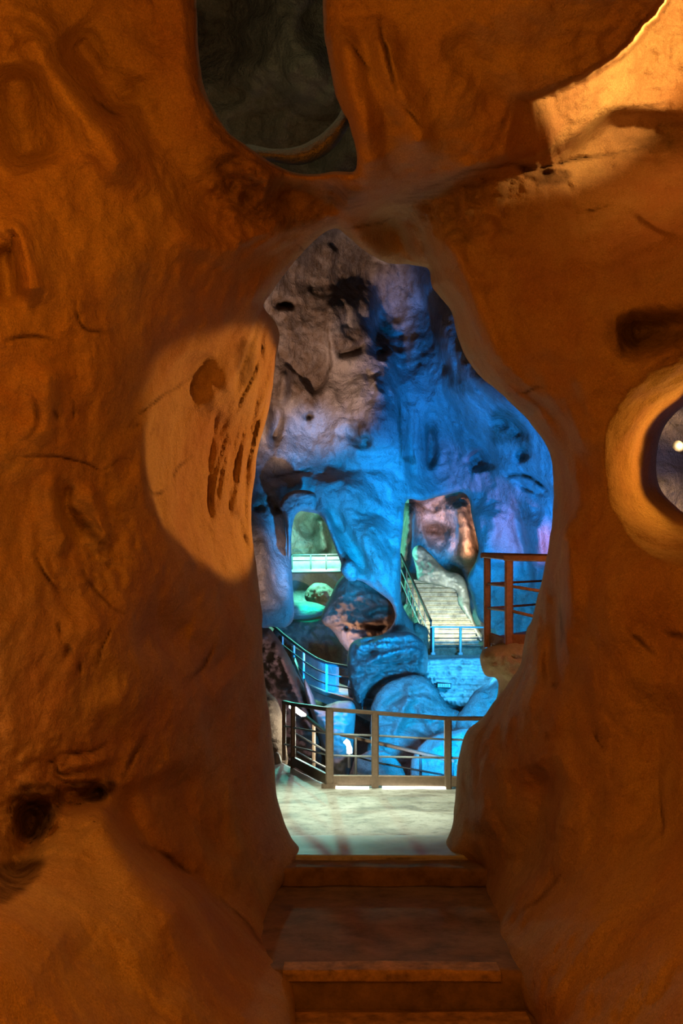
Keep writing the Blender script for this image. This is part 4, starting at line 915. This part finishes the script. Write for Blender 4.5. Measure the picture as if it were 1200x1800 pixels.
light('SPOT', 'flood_orange', P(838, 1000, 38), 13000, (1, .42, .22), P(816, 900, 45), .2, 30, .5)
light('SPOT', 'alcove_blue', P(764, 965, 43), 700, BL, P(752, 925, 46), .2, 80, .6)
light('SPOT', 'flood_pink', P(1020, 1060, 27), 480, (1, .16, .06), P(935, 940, 31), .2, 30, .7)
light('SPOT', 'stair_light', P(815, 1050, 35.2), 1300, (.95, 1, .66), P(775, 1050, 39.5), .2, 90, .6)
light('SPOT', 'rubble_flood', P(880, 1135, 24), 4200, (.05, .45, 1), P(806, 1186, 30.5), .2, 34, .7)
light('POINT', 'chamber_light', P(540, 935, 43), 1900, (.16, 1, .78), radius=.3)
light('SPOT', 'teal_light', P(562, 1040, 38.6), 520, (.0, .9, .6), P(540, 1074, 41), .1, 36, .4)
light('SPOT', 'bridge_light', P(570, 960, 44), 250, (1, 1, .8), P(565, 990, 46.4), .1, 90, .6)
light('SPOT', 'parapet_blue', P(590, 1190, 30.5), 2600, BL, P(548, 1175, 35), .1, 60, .6)
light('POINT', 'flank_fill', P(560, 1170, 23), 60, (.85, .6, .8), radius=.2)  # unseen lilac point added to brighten the dark flank
light('SPOT', 'walkway_light', P(600, 1180, 11.3)+Vector((0, 0, 1.4)), 560, (.86, 1, .76), P(620, 1430, 11.3), .12, 84, .7)
light('POINT', 'bollard_glow', P(600, 1300, 17.5), 90, (1, 1, .75), radius=.05)
light('POINT', 'strip_glow', P(532, 1262, 16.6), 12, (1, 1, .85), radius=.05)
light('POINT', 'arch_fill', P(730, 700, 10.5), 16, (1, .62, .22), radius=.4)
light('POINT', 'gap_lamp', P(590, 1140, 34), 90, (1, .6, .38), radius=.3)

w = bpy.data.worlds.new('cave_air'); scene.world = w; w.use_nodes = True
w.node_tree.nodes['Background'].inputs[0].default_value = (.5, .5, .55, 1); w.node_tree.nodes['Background'].inputs[1].default_value = .012

# ------------------------------------------------------------------ camera
cam = bpy.data.cameras.new('camera'); co = bpy.data.objects.new('camera', cam); col.objects.link(co)
co.location = (0, 0, EYE); co.rotation_euler = (math.pi/2, 0, 0)
cam.sensor_fit = 'VERTICAL'; cam.sensor_height = 36; cam.sensor_width = 24; cam.lens = 36
cam.shift_y = (HY-900)/1800.0; cam.clip_end = 300; cam.clip_start = .05
scene.camera = co
vs = scene.view_settings; vs.view_transform = 'Standard'; vs.look = 'None'; vs.gamma = 1; vs.use_curve_mapping = False; vs.exposure = 0
